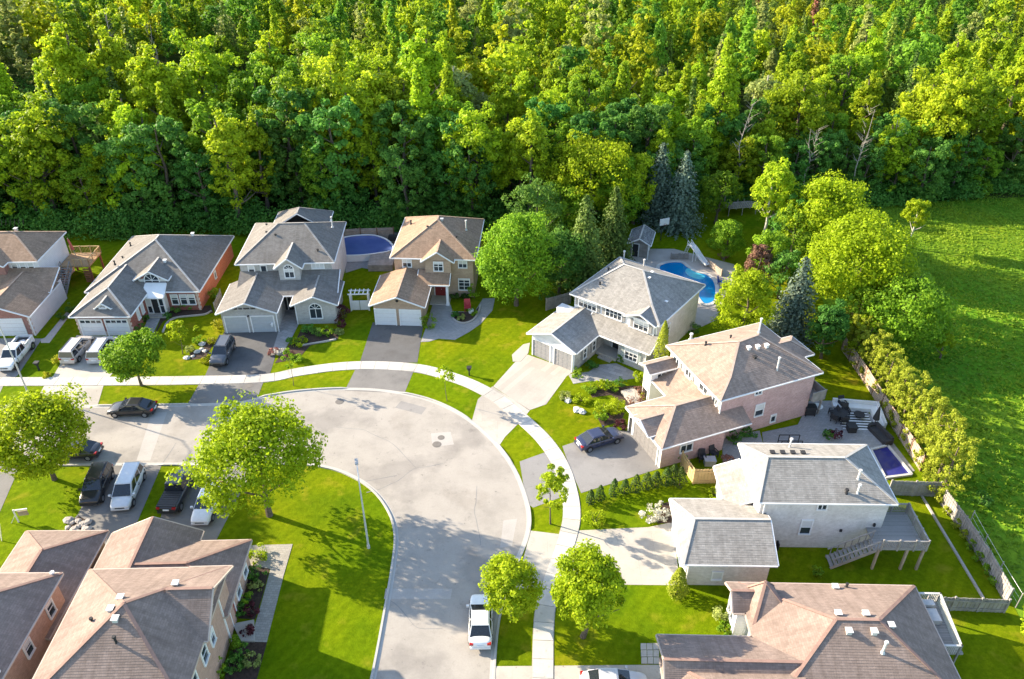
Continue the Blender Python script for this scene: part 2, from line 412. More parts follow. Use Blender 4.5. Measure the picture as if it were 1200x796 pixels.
def path(name, pts, mat, z=.03): return sheet(name, pts, z, mat, thick=z+.01)
path('path', px((48, 398), (53, 396), (78, 366), (83, 368), (58, 402), (48, 402)), m_conc)                    # beside the white house
path('path', px((160, 398), (171, 380), (176, 361), (192, 361), (187, 375), (179, 392), (170, 404), (161, 410)), m_flag)
path('path', px((326, 390), (331, 360), (350, 360), (349, 382), (340, 400), (330, 415), (318, 416)), m_flag)
path('path', px((499, 385), (507, 357), (528, 357), (530, 365), (556, 366), (566, 350), (580, 350), (577, 364), (563, 380), (550, 389), (533, 398.5), (514, 397), (503, 400.5), (493, 401)), m_paver)
path('path', px((666, 439), (690, 436), (701, 428), (722, 426), (745, 437), (748, 443), (720, 447), (690, 447), (672, 450)), m_flag)
path('path', px((600, 416), (613, 404), (621, 402), (619, 414), (610, 424), (601, 424)), m_conc)
path('path', px((741, 470), (762, 459), (776, 455), (785, 463), (750, 480), (738, 478)), m_stone)
path('path', px((292, 639.4), (343, 638), (332, 676), (312.6, 752.7), (293, 752.7), (307.6, 703), (317, 667), (290, 662)), m_paver2)
path('porch_slab', px((273, 733), (298, 728), (299, 753), (283, 753)), m_conc, .2)
pp = empty('stepping_path', P(761, 766)); pp['kind'] = 'structure'
for r_ in range(3):
    for c_ in range(3):
        b = MB(); q = [P(750.5+7.2*(c_+a)+.4*r_, 754+8.2*(r_+d), 0)-P(761, 766) for a, d in ((.04, .96), (.96, .96), (.96, .05), (.04, .05))]
        b.hexa([x+Vector((0, 0, 0)) for x in q], [x+Vector((0, 0, .05+.008*((r_*2+c_) % 3))) for x in q]); b.obj('slab', m_conc, pp)
path('patio', px((893, 507), (935, 498), (948, 470), (1002, 470), (1024, 490), (1072, 552), (1030, 566), (900, 566)), m_paver)
path('patio', px((722, 300), (745, 292), (790, 292), (860, 310), (872, 330), (850, 345), (840, 375), (818, 385), (800, 390), (720, 330)), m_stone)
path('patio', px((424, 314), (405, 320), (402, 272), (470, 270), (474, 300), (445, 318)), m_paver)
path('patio', px((846, 512), (890, 505), (905, 560), (848, 560)), m_paver)
path('garden_bed', px((530, 366), (556, 366), (562, 359), (556, 375), (545, 379), (531, 375)), m_mulch, .05)
for pts in ([(330, 414), (348, 396), (353, 386), (398, 386), (396, 398), (364, 405), (350, 420), (322, 426)],
            [(180, 395), (191, 377), (200, 372), (250, 367), (247, 358), (200, 362), (190, 364), (186, 380)],
            [(222, 414), (238, 408), (244, 396), (250, 396), (251, 402), (240, 420), (224, 422)],
            [(690, 459), (720, 454), (744, 452), (760, 458), (754, 476), (740, 480), (716, 463), (694, 466)], [(700, 490), (716, 482), (732, 484), (728, 494), (706, 500)],
            [(296, 752), (313, 753), (300, 800), (262, 800), (272, 755)], [(279, 725), (296, 657), (316, 667), (306, 704), (299, 726)],
            [(100, 640), (70, 645), (76, 622), (92, 605), (106, 612)], [(776, 590), (800, 586), (800, 612), (770, 614)]):
    sheet('garden_bed', px(*pts), .022, m_mulch)
m_iron = plain('cast_iron', (.16, .145, .13), .7)
for p, r, lb in ((P(398, 471), .45, 'round iron cover near the outer kerb, below the asphalt apron of the tan house'), (P(512, 521), .45, 'larger of the two round covers in the right part of the road bend'),
                 (P(517, 513), .35, 'smaller of the two round covers in the right part of the road bend'), (P(292, 452), .5, 'round cover set in the grass verge beside an asphalt apron')):
    b = MB(); b.cyl(p, p+Vector((0, 0, .018)), r, n=20); b.cyl(p+Vector((0, 0, .018)), p+Vector((0, 0, .026)), r*.8, n=20)
    tag(b.obj('manhole_cover', m_iron), lb, 'manhole cover', 'manhole covers on the street')
# sealed cracks in the road
def crack(pts, w=.035):
    b = MB(); L = smooth_line([p+Vector((rnd.uniform(-.12, .12), rnd.uniform(-.12, .12), 0)) for p in dense(px(*pts), 1.0)], 3)
    prev = None
    for i, p in enumerate(L):
        d = (L[min(i+1, len(L)-1)]-L[max(i-1, 0)]).normalized(); n = Vector((-d.y, d.x, 0))*w*rnd.uniform(.5, 1.3)
        cur = (p-n+Vector((0, 0, .012)), p+n+Vector((0, 0, .012)))
        if prev: b.face([prev[0], cur[0], cur[1], prev[1]])
        prev = cur
    o = b.obj('road_crack', m_asph3); o['kind'] = 'structure'
for c in ([(395, 500), (425, 503), (455, 517), (480, 540), (486, 549)], [(520, 543), (486, 549), (468, 562), (446, 573), (430, 577)], [(420, 566), (445, 561), (466, 558)],
          [(205, 520), (190, 545)], [(170, 478), (205, 483), (222, 490)], [(452, 700), (490, 735), (520, 738)], [(560, 570), (556, 600), (565, 640)]): crack(c)

m_patch = paving('road_patch_asphalt', (.27, .255, .24), 0, 0, wear=.2, stain=1); m_patch2 = paving('pale_patch_asphalt', (.40, .375, .345), 0, 0, wear=.15)
for pts, m in (([(178, 484), (196, 483), (176, 540), (160, 540)], m_patch2), ([(505, 508), (528, 506), (532, 521), (507, 524)], m_patch2), ([(452, 690), (530, 690), (528, 702), (450, 702)], m_patch2), ([(470, 470), (500, 478), (494, 486), (463, 478)], m_patch), ([(590, 610), (606, 608), (600, 640), (586, 642)], m_patch2), ([(250, 500), (300, 500), (296, 508), (246, 508)], m_patch)):
    sheet('road_patch', px(*pts), .0105, m)
# ================================================================= HOUSE KIT
m_trim = plain('white_trim', (.78, .77, .75), .5, var=.05)
m_glass = gloss('window_glass', (.035, .045, .055), .06, 0, .7)
m_blind = plain('white_blind', (.62, .62, .6), .6, var=.05)
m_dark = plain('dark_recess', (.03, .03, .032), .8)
m_metal = plain('galvanised_metal', (.55, .55, .55), .45, .4)
m_whitep = plain('white_paint', (.75, .74, .72), .5, var=.04)

def V3(p): return Vector(p)
def newell(p):
    n = Vector((0, 0, 0))
    for i in range(len(p)):
        a, b = p[i], p[(i+1) % len(p)]
        n += Vector(((a.y-b.y)*(a.z+b.z), (a.z-b.z)*(a.x+b.x), (a.x-b.x)*(a.y+b.y)))
    return n.normalized()
def band(poly, z0, z1):
    def cut(ps, z, keep):
        out = []
        for i in range(len(ps)):
            a, b = ps[i], ps[(i+1) % len(ps)]; da, db = (a.z-z)*keep, (b.z-z)*keep
            if da >= 0: out.append(a)
            if da*db < -1e-12: t = da/(da-db); out.append(a+(b-a)*t)
        return out
    q = cut(poly, z0, 1)
    return cut(q, z1, -1) if len(q) > 2 else []
def key(p): return (round(p.x, 2), round(p.y, 2), round(p.z, 2))
def roof(parent, polys, mat, cap, dz=.08, t=.012, th=.2, skip=None, trim=None, name='roof'):
    """roof shell of stepped shingle courses, with ridge caps, gutters and soffit"""
    b = MB(); g = MB(); rc = MB(); E = {}
    PS = []
    for p in polys:
        p = [V3(x) for x in p]
        if newell(p).z < 0: p.reverse()
        PS.append(p)
    for k, p in enumerate(PS):
        for i in range(len(p)): E.setdefault(frozenset((key(p[i]), key(p[(i+1) % len(p)]))), []).append((k, p[i], p[(i+1) % len(p)]))
    for p in PS:
        n = newell(p); e = Vector((0, 0, 1)).cross(n)
        e = e.normalized() if e.length > 1e-3 else Vector((1, 0, 0)); w = n.cross(e)
        zs = [q.z for q in p]; z0, z1 = min(zs), max(zs)
        if z1-z0 < .02: b.face(p); continue
        nb = max(1, round((z1-z0)/dz)); h = (z1-z0)/nb
        for i in range(nb):
            a, c = z0+i*h, z0+(i+1)*h
            q = band(p, a-(1e-6 if i == 0 else 0), c+(1e-6 if i == nb-1 else 0))
            if len(q) < 3: continue
            off = [n*(.01+t*(1-min(1, max(0, (x.z-a)/h)))) for x in q]
            uv = [(x.dot(e), x.dot(w)) for x in q]
            b.face([x+o for x, o in zip(q, off)], 0, uv)
            for j in range(len(q)):
                x, y = q[j], q[(j+1) % len(q)]
                if abs(x.z-a) < 1e-4 and abs(y.z-a) < 1e-4: b.face([x, y, y+n*(.01+t), x+n*(.01+t)], 0, [(0, 0)]*4)
        b.face([q-Vector((0, 0, th)) for q in reversed(p)], 1)
    dv = Vector((0, 0, th))
    for es in E.values():
        k, p, q = es[0]
        if len(es) == 1:
            b.face([p-dv, q-dv, q, p], 1)
            if skip and skip(p, q): continue
            d = (q-p).normalized(); o = Vector((d.y, -d.x, 0))
            if o.length > 1e-3: o = o.normalized()*.05
            g.beam(p+o-Vector((0, 0, .07)), q+o-Vector((0, 0, .07)), .10, .13)
        elif len(es) == 2:
            k2 = es[1][0]; c2 = sum(PS[k2], Vector((0, 0, 0)))/len(PS[k2])
            if (c2-p).dot(newell(PS[k])) < -.01: rc.beam(p+Vector((0, 0, .045)), q+Vector((0, 0, .03)), .22, .035)
    r = b.obj(name, [mat, trim or m_trim], parent)
    if rc.f: rc.obj('ridge_cap', cap, r)
    if g.f: g.obj('gutter', trim or m_trim, r)
    return r
def hip(u0, v0, u1, v1, ze, p, axis=None, a='h', c='h', ia=None, ic=None):
    """rectangular roof; a/c = low/high end of the ridge axis: 'h' hipped, 'g' gabled; ia/ic = hip run"""
    du, dv = u1-u0, v1-v0
    axis = axis or ('u' if du >= dv else 'v')
    hf = (dv if axis == 'u' else du)/2; zr = ze+p*hf
    ra = 0 if a == 'g' else (hf if ia is None else ia); rc_ = 0 if c == 'g' else (hf if ic is None else ic)
    if axis == 'u':
        m = (v0+v1)/2; A, B = (u0+ra, m, zr), (u1-rc_, m, zr)
        q = [(u0, v0, ze), (u1, v0, ze), (u1, v1, ze), (u0, v1, ze)]
        ps = [[q[0], q[1], B, A], [q[2], q[3], A, B]]
        if a == 'h': ps.append([q[3], q[0], A])
        if c == 'h': ps.append([q[1], q[2], B])
    else:
        m = (u0+u1)/2; A, B = (m, v0+ra, zr), (m, v1-rc_, zr)
        q = [(u0, v0, ze), (u1, v0, ze), (u1, v1, ze), (u0, v1, ze)]
        ps = [[q[1], q[2], B, A], [q[3], q[0], A, B]]
        if a == 'h': ps.append([q[0], q[1], A])
        if c == 'h': ps.append([q[2], q[3], B])
    if (Vector(A)-Vector(B)).length < .03:
        ps = [[x for i, x in enumerate(pp) if not (x == B and A in pp)] if B in pp and A in pp else [A if x == B else x for x in pp] for pp in ps]
    return ps
def shed(u0, v0, u1, v1, z0, z1): return [[(u0, v0, z0), (u1, v0, z0), (u1, v1, z1), (u0, v1, z1)]]

class House:
    def __init__(s, name, label, O, ang, cat='house'):
        s.e = empty(name, (O[0], O[1], 0), R(ang)); tag(s.e, label, cat); s.w = {}
        s.name = name
    def wall(s, mat, u0, v0, u1, v1, z1, z0=-.05, sides='FBLR'):
        b = s.w.setdefault(mat.name, (mat, MB()))[1]
        if 'F' in sides: b.face([(u0, v0, z0), (u1, v0, z0), (u1, v0, z1), (u0, v0, z1)])
        if 'B' in sides: b.face([(u1, v1, z0), (u0, v1, z0), (u0, v1, z1), (u1, v1, z1)])
        if 'L' in sides: b.face([(u0, v1, z0), (u0, v0, z0), (u0, v0, z1), (u0, v1, z1)])
        if 'R' in sides: b.face([(u1, v0, z0), (u1, v1, z0), (u1, v1, z1), (u1, v0, z1)])
    def gable(s, mat, side, at, a, c, z0, z1):
        """triangle of wall under a gable roof"""
        b = s.w.setdefault(mat.name, (mat, MB()))[1]; m = (a+c)/2
        T = {'F': [(a, at, z0), (c, at, z0), (m, at, z1)], 'B': [(c, at, z0), (a, at, z0), (m, at, z1)],
             'L': [(at, c, z0), (at, a, z0), (at, m, z1)], 'R': [(at, a, z0), (at, c, z0), (at, m, z1)]}
        b.face(T[side])
    def quoins(s, mat, u, v, z1, side='F', z0=0):
        """alternating corner blocks"""
        b = MB(); z = z0; k = 0
        while z < z1-.2:
            w = .32 if k % 2 else .18
            b.box(u-w, v-w, z+.01, u+w, v+w, z+.26) if False else b.box(u-w/2-.03, v-.035, z+.01, u+w/2+.03, v+w/2, z+.27); z += .29; k += 1
        b.obj('quoins', mat, s.e)
    def place(s, side, at, c, z):
        """matrix: x right seen from outside, y outward, z up"""
        X, Y, o = {'F': ((1, 0, 0), (0, -1, 0), (c, at, z)), 'B': ((-1, 0, 0), (0, 1, 0), (c, at, z)),
                   'L': ((0, -1, 0), (-1, 0, 0), (at, c, z)), 'R': ((0, 1, 0), (1, 0, 0), (at, c, z))}[side]
        return Matrix(((X[0], Y[0], 0, o[0]), (X[1], Y[1], 0, o[1]), (0, 0, 1, o[2]), (0, 0, 0, 1)))
    def win(s, side, at, c, z, w, h, nx=2, ny=1, arch=False, frame=None, blind=0, shutters=None, name='window'):
        frame = frame or m_trim; M4 = s.place(side, at, c, z); b = MB(); g = MB(); t = .11
        def B(x0, z0, x1, z1, y0=-.02, y1=.09, bb=b):
            bb.hexa([(x0, y0, z0), (x0, y1, z0), (x1, y1, z0), (x1, y0, z0)][::1], [(x0, y0, z1), (x0, y1, z1), (x1, y1, z1), (x1, y0, z1)])
        B(-w/2-t, -t, w/2+t, 0, -.02, .14); B(-w/2-t, 0, -w/2, h); B(w/2, 0, w/2+t, h)
        if not arch: B(-w/2-t, h, w/2+t, h+t)
        else: B(-w/2, h-.04, w/2, h+.04, -.02, .07)
        for i in range(1, nx): x = -w/2+w*i/nx; B(x-.035, 0, x+.035, h, -.02, .06)
        for i in range(1, ny): y = h*i/ny; B(-w/2, y-.03, w/2, y+.03, -.02, .055)
        g.face([(w/2, .02, 0), (-w/2, .02, 0), (-w/2, .02, h), (w/2, .02, h)])
        blind = blind or rnd.choice((0, 0, .25, .4, .55))
        if blind and h > .45: g.face([(w/2, .03, h*(1-blind)), (-w/2, .03, h*(1-blind)), (-w/2, .03, h), (w/2, .03, h)], 1)
        if arch:
            n = 10; r0, r1 = w/2, w/2+t
            for i in range(n):
                a0, a1 = math.pi*i/n, math.pi*(i+1)/n; c0, s0, c1, s1 = math.cos(a0), math.sin(a0), math.cos(a1), math.sin(a1)
                b.hexa([(r0*c0, -.02, h+r0*s0), (r0*c0, .09, h+r0*s0), (r1*c0, .09, h+r1*s0), (r1*c0, -.02, h+r1*s0)],
                       [(r0*c1, -.02, h+r0*s1), (r0*c1, .09, h+r0*s1), (r1*c1, .09, h+r1*s1), (r1*c1, -.02, h+r1*s1)])
                g.face([(0, .02, h), (r0*c1, .02, h+r0*s1), (r0*c0, .02, h+r0*s0)])
            for a in (.25, .5, .75):
                a *= math.pi; b.beam((0, .045, h), (r0*math.cos(a), .045, h+r0*math.sin(a)), .05, .05, up=(0, 1, 0))
        o = b.obj(name, frame, s.e); o.matrix_local = M4
        g.obj('pane', [m_glass, m_blind], o)
        if shutters:
            for sg in (-1, 1):
                k = MB(); x = sg*(w/2+t+.2)
                k.hexa([(x-.19, -.02, 0), (x-.19, .07, 0), (x+.19, .07, 0), (x+.19, -.02, 0)], [(x-.19, -.02, h), (x-.19, .07, h), (x+.19, .07, h), (x+.19, -.02, h)])
                for q in range(int(h/.16)): k.hexa([(x-.14, .06, .06+q*.16), (x-.14, .09, .06+q*.16), (x+.14, .09, .06+q*.16), (x+.14, .06, .06+q*.16)], [(x-.14, .06, .16+q*.16), (x-.14, .075, .16+q*.16), (x+.14, .075, .16+q*.16), (x+.14, .06, .16+q*.16)])
                sh = k.obj('shutter', shutters, s.e); sh.matrix_local = M4
        return o
    def garage(s, side, at, c, w, h, mat, lights=0, rows=4, cols=4):
        M4 = s.place(side, at, c, 0); b = MB(); f = MB()
        def B(bb, x0, z0, x1, z1, y0, y1): bb.hexa([(x0, y0, z0), (x0, y1, z0), (x1, y1, z0), (x1, y0, z0)], [(x0, y0, z1), (x0, y1, z1), (x1, y1, z1), (x1, y0, z1)])
        B(f, -w/2-.12, 0, -w/2, h+.12, -.02, .1); B(f, w/2, 0, w/2+.12, h+.12, -.02, .1); B(f, -w/2, h, w/2, h+.12, -.02, .1)
        d = f.obj('garage_door', m_trim, s.e); d.matrix_local = M4
        for r in range(rows):
            z0, z1 = h*r/rows, h*(r+1)/rows; k = MB(); B(k, -w/2, z0+.012, w/2, z1-.012, -.02, .02)
            gl = lights and r == rows-1
            for q in range(cols):
                x0 = -w/2+w*q/cols+.06; x1 = -w/2+w*(q+1)/cols-.06
                if gl: k.face([(x1, .028, z0+.12), (x0, .028, z0+.12), (x0, .028, z1-.1), (x1, .028, z1-.1)], 1)
                else: B(k, x0, z0+.07, x1, z1-.07, .02, .035)
            k.obj('door_panel', [mat, m_glass], d)
        return d
    def door(s, side, at, c, z, w, h, mat, cols=2):
        M4 = s.place(side, at, c, z); b = MB(); f = MB()
        def B(bb, x0, z0, x1, z1, y0, y1): bb.hexa([(x0, y0, z0), (x0, y1, z0), (x1, y1, z0), (x1, y0, z0)], [(x0, y0, z1), (x0, y1, z1), (x1, y1, z1), (x1, y0, z1)])
        B(b, -w/2, 0, w/2, h, -.02, .03)
        for i in range(cols):
            for (a, c2) in ((.08, .42), (.5, .92)): B(b, -w/2+w*i/cols+.07, h*a, -w/2+w*(i+1)/cols-.07, h*c2, .03, .05)
        d = b.obj('door', mat, s.e); d.matrix_local = M4
        B(f, -w/2-.1, 0, -w/2, h+.1, -.02, .08); B(f, w/2, 0, w/2+.1, h+.1, -.02, .08); B(f, -w/2, h, w/2, h+.1, -.02, .08); f.obj('frame', m_trim, d)
        k = MB(); k.cyl((w*.4 if cols == 1 else .06, .03, h*.45), (w*.4 if cols == 1 else .06, .11, h*.45), .035, n=8); k.obj('handle', m_metal, d)
    def vents(s, pts, mat=None, box=.38):
        for (u, v, z) in pts:
            b = MB(); h = .2
            b.hexa([(u-box/2, v-box/2, z-.15), (u+box/2, v-box/2, z-.15), (u+box/2, v+box/2, z-.15), (u-box/2, v+box/2, z-.15)],
                   [(u-box/2, v-box/2, z+h), (u+box/2, v-box/2, z+h), (u+box/2, v+box/2, z+h), (u-box/2, v+box/2, z+h)])
            b.box(u-box/2-.06, v-box/2-.06, z+h, u+box/2+.06, v+box/2+.06, z+h+.05)
            b.obj('roof_vent', mat or m_whitep, s.e)
    def pipes(s, pts, r=.06, h=.5, mat=None):
        for q in pts:
            u, v, z = q[:3]; hh = q[3] if len(q) > 3 else h; rr = q[4] if len(q) > 4 else r
            b = MB(); b.cyl((u, v, z-.2), (u, v, z+hh), rr, n=10); b.cyl((u, v, z+hh-.02), (u, v, z+hh+.1), rr*1.7, rr*1.5, n=10); b.cyl((u, v, z-.1), (u, v, z+.06), rr*2.2, rr*1.2, n=10)
            b.obj('flue_pipe', mat or m_metal, s.e)
    def post(s, u, v, z0, z1, w=.2, mat=None):
        b = MB(); b.box(u-w/2, v-w/2, z0, u+w/2, v+w/2, z1); b.box(u-w*.75, v-w*.75, z0, u+w*.75, v+w*.75, z0+.25); b.box(u-w*.7, v-w*.7, z1-.18, u+w*.7, v+w*.7, z1-.02)
        b.obj('porch_post', mat or m_trim, s.e)
    def spout(s, u, v, z1, z0=0):
        b = MB(); b.box(u-.05, v-.05, z0, u+.05, v+.05, z1); b.obj('downspout', m_trim, s.e)
    def box(s, name, mat, *a, parent=None):
        b = MB(); b.box(*a); return b.obj(name, mat, parent or s.e)
    def done(s):
        for mat, b in s.w.values(): b.obj('wall', mat, s.e)
        return s.e
# ================================================================= HOUSES
sh_slate = shingle('grey_brown_shingles', (.25, .232, .21)); cap_slate = plain('grey_ridge_caps', (.31, .29, .265), .9, var=.2)
sh_grey = shingle('light_grey_shingles', (.36, .34, .31), .14); cap_grey = plain('light_grey_ridge_caps', (.42, .40, .37), .9, var=.15)
sh_tan = shingle('tan_brown_shingles', (.40, .275, .19)); cap_tan = plain('tan_ridge_caps', (.40, .28, .20), .9, var=.2)
sh_brn = shingle('pink_brown_shingles', (.40, .30, .24)); cap_brn = plain('brown_ridge_caps', (.38, .29, .235), .9, var=.2)
sh_ros = shingle('rose_brown_shingles', (.32, .243, .203), .12); cap_ros = plain('rose_ridge_caps', (.27, .17, .135), .9, var=.15)
bk_red = brick('red_brick', (.36, .085, .055), (.27, .07, .05), (.40, .28, .24)); bk_oran = brick('orange_red_brick', (.60, .165, .09), (.51, .13, .075), (.58, .32, .22))
bk_grey = brick('pale_grey_brick', (.52, .50, .47), (.44, .42, .395), (.60, .58, .55), .10, .3)
bk_tan = brick('tan_brick', (.50, .35, .24), (.42, .29, .20), (.52, .42, .33)); bk_pink = brick('pink_brick', (.62, .39, .36), (.53, .32, .30), (.70, .56, .53))
bk_ash = brick('ash_grey_brick', (.76, .72, .68), (.68, .64, .605), (.80, .77, .73)); bk_pch = brick('peach_brick', (.55, .34, .25), (.47, .285, .21), (.58, .44, .36))
bk_dkr = brick('dusty_red_brick', (.40, .17, .13), (.31, .125, .10), (.46, .34, .30)); quo = plain('buff_quoins', (.60, .47, .39), .85)
st_stone = brick('cut_stone', (.50, .48, .45), (.38, .365, .345), (.56, .54, .51), .22, .45)
sid_w = siding('white_siding', (.74, .74, .75)); sid_c = siding('cream_siding', (.70, .68, .63)); gd_white = plain('white_garage_door', (.70, .70, .70), .5, var=.03)
gd_grey = plain('grey_garage_door', (.30, .29, .285), .5, var=.05); gd_blue = plain('pale_grey_garage_door', (.44, .46, .47), .5, var=.05); gd_dgry = plain('dark_grey_garage_door', (.19, .18, .175), .5, var=.05); door_red = plain('dark_red_door', (.22, .03, .03), .4)
shut_grey = plain('grey_shutters', (.27, .26, .25), .6); m_deck = paving('deck_boards', (.36, .34, .32), 6, .14, var=.22, mortar=.5); m_wood1 = plain('weathered_wood', (.38, .30, .22), .85, var=.25, scale=1.5)
m_wood2 = plain('fresh_yellow_wood', (.52, .36, .17), .8, var=.18, scale=1.5); m_wood3 = plain('red_stained_wood', (.30, .11, .07), .8, var=.2); m_wood4 = plain('grey_old_wood', (.30, .275, .25), .9, var=.25, scale=1.5)

m_ttrim = plain('buff_trim', (.50, .40, .33), .6, var=.08)
m_concp2 = plain('weathered_white_rail', (.50, .49, .47), .7, var=.12)
m_vent = plain('pale_vent_metal', (.58, .57, .55), .5, var=.08); m_wood5 = plain('brown_fence_post', (.20, .115, .07), .85, var=.2)
# ---- white sided house at the left edge
h = House('white_house', 'white sided house with pink brick front at the left edge, white pickup before its garage', (-56.35, 78.88), 2)
h.wall(sid_w, -14, 8.6, -2.2, 16, 5.6); h.wall(bk_dkr, -14, 7.6, -5.8, 8.6, 5.6, sides='FLR')
h.wall(sid_w, -7.3, .02, -.1, 8.6, 2.9, sides='R'); h.wall(bk_dkr, -7.3, 0, -.1, 8, 2.9, sides='FL'); h.gable(bk_dkr, 'F', 0, -7.6, .2, 2.85, 4.3)
roof(h.e, hip(-15, 8.1, -1.9, 16.4, 5.6, .5), sh_tan, cap_tan)
roof(h.e, hip(-14.4, 6.9, -5.4, 12, 5.6, .5, 'v', 'g', 'g'), sh_tan, cap_tan, skip=lambda p, q: p.y > 11 and q.y > 11)
roof(h.e, hip(-7.6, -.45, .25, 7.5, 2.9, .4, 'v', 'g', 'g'), sh_tan, cap_tan, skip=lambda p, q: p.y > 7 and q.y > 7)
roof(h.e, shed(-15, 5.0, .25, 8.6, 3.0, 4.5), sh_tan, cap_tan)
for c in (-5.1, -4.1, -3.1): h.win('F', 8.6, c, 4.15, .62, 1.05, 1, 2)
h.win('F', 0, -3.7, 3.25, .5, .3, 1, 1, arch=True, blind=1); h.garage('F', 0, -3.6, 5.0, 2.3, gd_white, 0, 4, 8); h.quoins(quo, -.25, 0, 2.8)
h.pipes([(-9.4, 13.5, 7.6, 2.0, .085)], mat=m_vent); h.vents([(-6.2, 13.2, 7.5)], m_metal, .35)
b = MB()
for k in range(9): b.beam((-11+k*.55, 15.6, 7.0), (-11+k*.55+.3, 15.6, 7.8), .05, .05)
b.obj('satellite_mast', m_dark, h.e)
h.spout(-.15, -.05, 2.8); h.done()

# ---- red brick bungalow
h = House('red_brick_bungalow', 'red brick bungalow with big hip roof and white double garage, two vans before it', (-51.47, 78.35), .7)
h.wall(bk_red, .4, .45, 6.7, 13, 2.9, sides='FLR'); h.wall(bk_red, 6.7, 6.1, 12.9, 20.4, 2.9, sides='FB'); h.wall(bk_oran, 12.6, 6.1, 12.9, 20.4, 2.9, sides='R'); h.wall(bk_oran, -.3, 12.6, 6, 20.4, 2.9, sides='LB')
roof(h.e, hip(0, 0, 7.1, 16, 2.9, .52, 'v', 'h', 'g'), sh_slate, cap_grey, skip=lambda p, q: p.y > 15 and q.y > 15)
roof(h.e, hip(-.6, 5.7, 13.3, 20.9, 2.9, .52, 'v'), sh_slate, cap_grey, skip=lambda p, q: p.x < 8.5 and q.x < 8.5 and max(p.y, q.y) < 12.5)
h.wall(sid_c, 5.65, 7.0, 9.0, 12, 4.0, sides='FLR'); h.gable(bk_red, 'F', 7.0, 5.35, 9.3, 3.9, 5.15)
roof(h.e, hip(5.2, 6.6, 9.45, 13, 4.0, .58, 'v', 'g', 'g'), sh_slate, cap_grey, skip=lambda p, q: p.y > 12 and q.y > 12)
h.win('F', 6.99, 7.32, 3.45, 1.7, .35, 2, 1, arch=True)
roof(h.e, [[(6.55, 4.75, 2.6), (9.15, 4.75, 2.6), (9.05, 6.7, 3.55), (6.6, 6.7, 3.55)]], plain('white_metal_sheet', (.75, .75, .73), .4, var=.04), m_trim, dz=9, name='porch_canopy')
h.wall(sid_c, 6.72, 5.1, 9.0, 7.0, 2.65, sides='FR'); h.door('F', 5.1, 7.85, .25, .85, 2.05, m_dark, 1)
for c in (7.1, 8.6): h.win('F', 5.1, c, .3, .5, 1.95, 1, 2)
for c in (9.9, 11.0, 12.0): h.win('F', 6.1, c, .9, .72, 1.3, 1, 2, blind=.35)
h.post(9.05, 4.9, .1, 2.6, .14)
h.box('porch_step', m_conc, 6.75, 4.2, 0, 9.2, 5.08, .2); h.quoins(quo, 12.75, 6.1, 2.8); h.quoins(quo, .55, .45, 2.8); h.quoins(quo, 6.55, .45, 2.8); h.quoins(quo, 3.55, .45, .5)
h.garage('F', .45, 2.05, 2.5, 2.2, gd_white, 1); h.garage('F', .45, 5.05, 2.5, 2.2, gd_white, 1)
for c in (2.6, 3.9): h.win('R', 6.7, c, 1.0, .55, 1.2, 1, 1, blind=1)
roof(h.e, hip(2.7, .9, 4.7, 3.2, 3.45, .75, 'v', 'g', 'g'), sh_slate, cap_grey, skip=lambda p, q: p.y > 3 and q.y > 3, th=.08)
h.wall(m_trim, 2.95, 1.05, 4.45, 1.6, 3.5, 3.3); h.gable(m_trim, 'F', 1.04, 2.95, 4.45, 3.5, 4.05); h.win('F', 1.03, 3.7, 3.45, .7, .06, 1, 1, arch=True)
h.win('R', 12.9, 12.5, 1.0, .5, .9, 1, 1)
h.pipes([(2.2, 9.2, 4.9, .35), (1.9, 12, 4.1, .3), (1.3, 16, 4.0, .35)], .08, mat=m_dark); h.vents([(9.6, 16.5, 5.3), (8.3, 9.6, 5.0)], m_whitep, .3); h.done()

# ---- grey brick house
h = House('grey_brick_house', 'pale grey brick two storey house with arched windows, dark SUV parked before its garage', (-33.84, 85.97), 2.6)
h.wall(bk_grey, .4, .4, 11.6, 11, 5.7, sides='FLB'); h.wall(brick('chalky_brick', (.74, .69, .68), (.66, .61, .60), (.78, .74, .73)), .4, .4, 11.6, 11, 5.7, sides='R'); h.wall(bk_grey, 5.4, -1.0, 7.9, .5, 5.7, sides='FLR'); h.gable(bk_grey, 'F', -1.0, 5.0, 8.3, 5.65, 6.95)
roof(h.e, hip(0, 0, 12, 11.5, 5.7, .46, 'u', ia=4.5, ic=4.2), sh_slate, cap_slate)
roof(h.e, hip(4.95, -1.35, 8.35, 5, 5.7, .78, 'v', 'g', 'g'), sh_slate, cap_grey, skip=lambda p, q: p.y > 4 and q.y > 4)
roof(h.e, hip(2.4, 9.5, 9.8, 15, 5.7, .62, 'v', 'g', 'h'), sh_slate, cap_slate, skip=lambda p, q: p.y < 10 and q.y < 10); h.wall(bk_grey, 2.8, 10.5, 9.4, 14.6, 5.7, sides='LBR')
roof(h.e, shed(.3, -3.15, 12.5, .42, 2.95, 4.5), sh_slate, cap_slate, skip=lambda p, q: (p.y > 0 and q.y > 0) or (p.x < 1 and q.x < 1))
h.wall(bk_grey, -.65, -6.55, 5.6, .4, 2.9, sides='FLR'); h.gable(bk_grey, 'F', -6.55, -.95, 5.9, 2.85, 4.3)
roof(h.e, hip(-1.1, -6.98, 6.0, .2, 2.9, .40, 'v', 'g', 'g'), sh_slate, cap_slate, skip=lambda p, q: p.y > 0 and q.y > 0)
h.wall(bk_grey, 7.65, -5.0, 12.4, .4, 2.9, sides='FLR'); h.gable(bk_grey, 'F', -5.0, 7.3, 12.75, 2.85, 4.0)
roof(h.e, hip(7.25, -5.5, 12.85, .2, 2.9, .43, 'v', 'g', 'g'), sh_slate, cap_slate, skip=lambda p, q: p.y > 0 and q.y > 0)
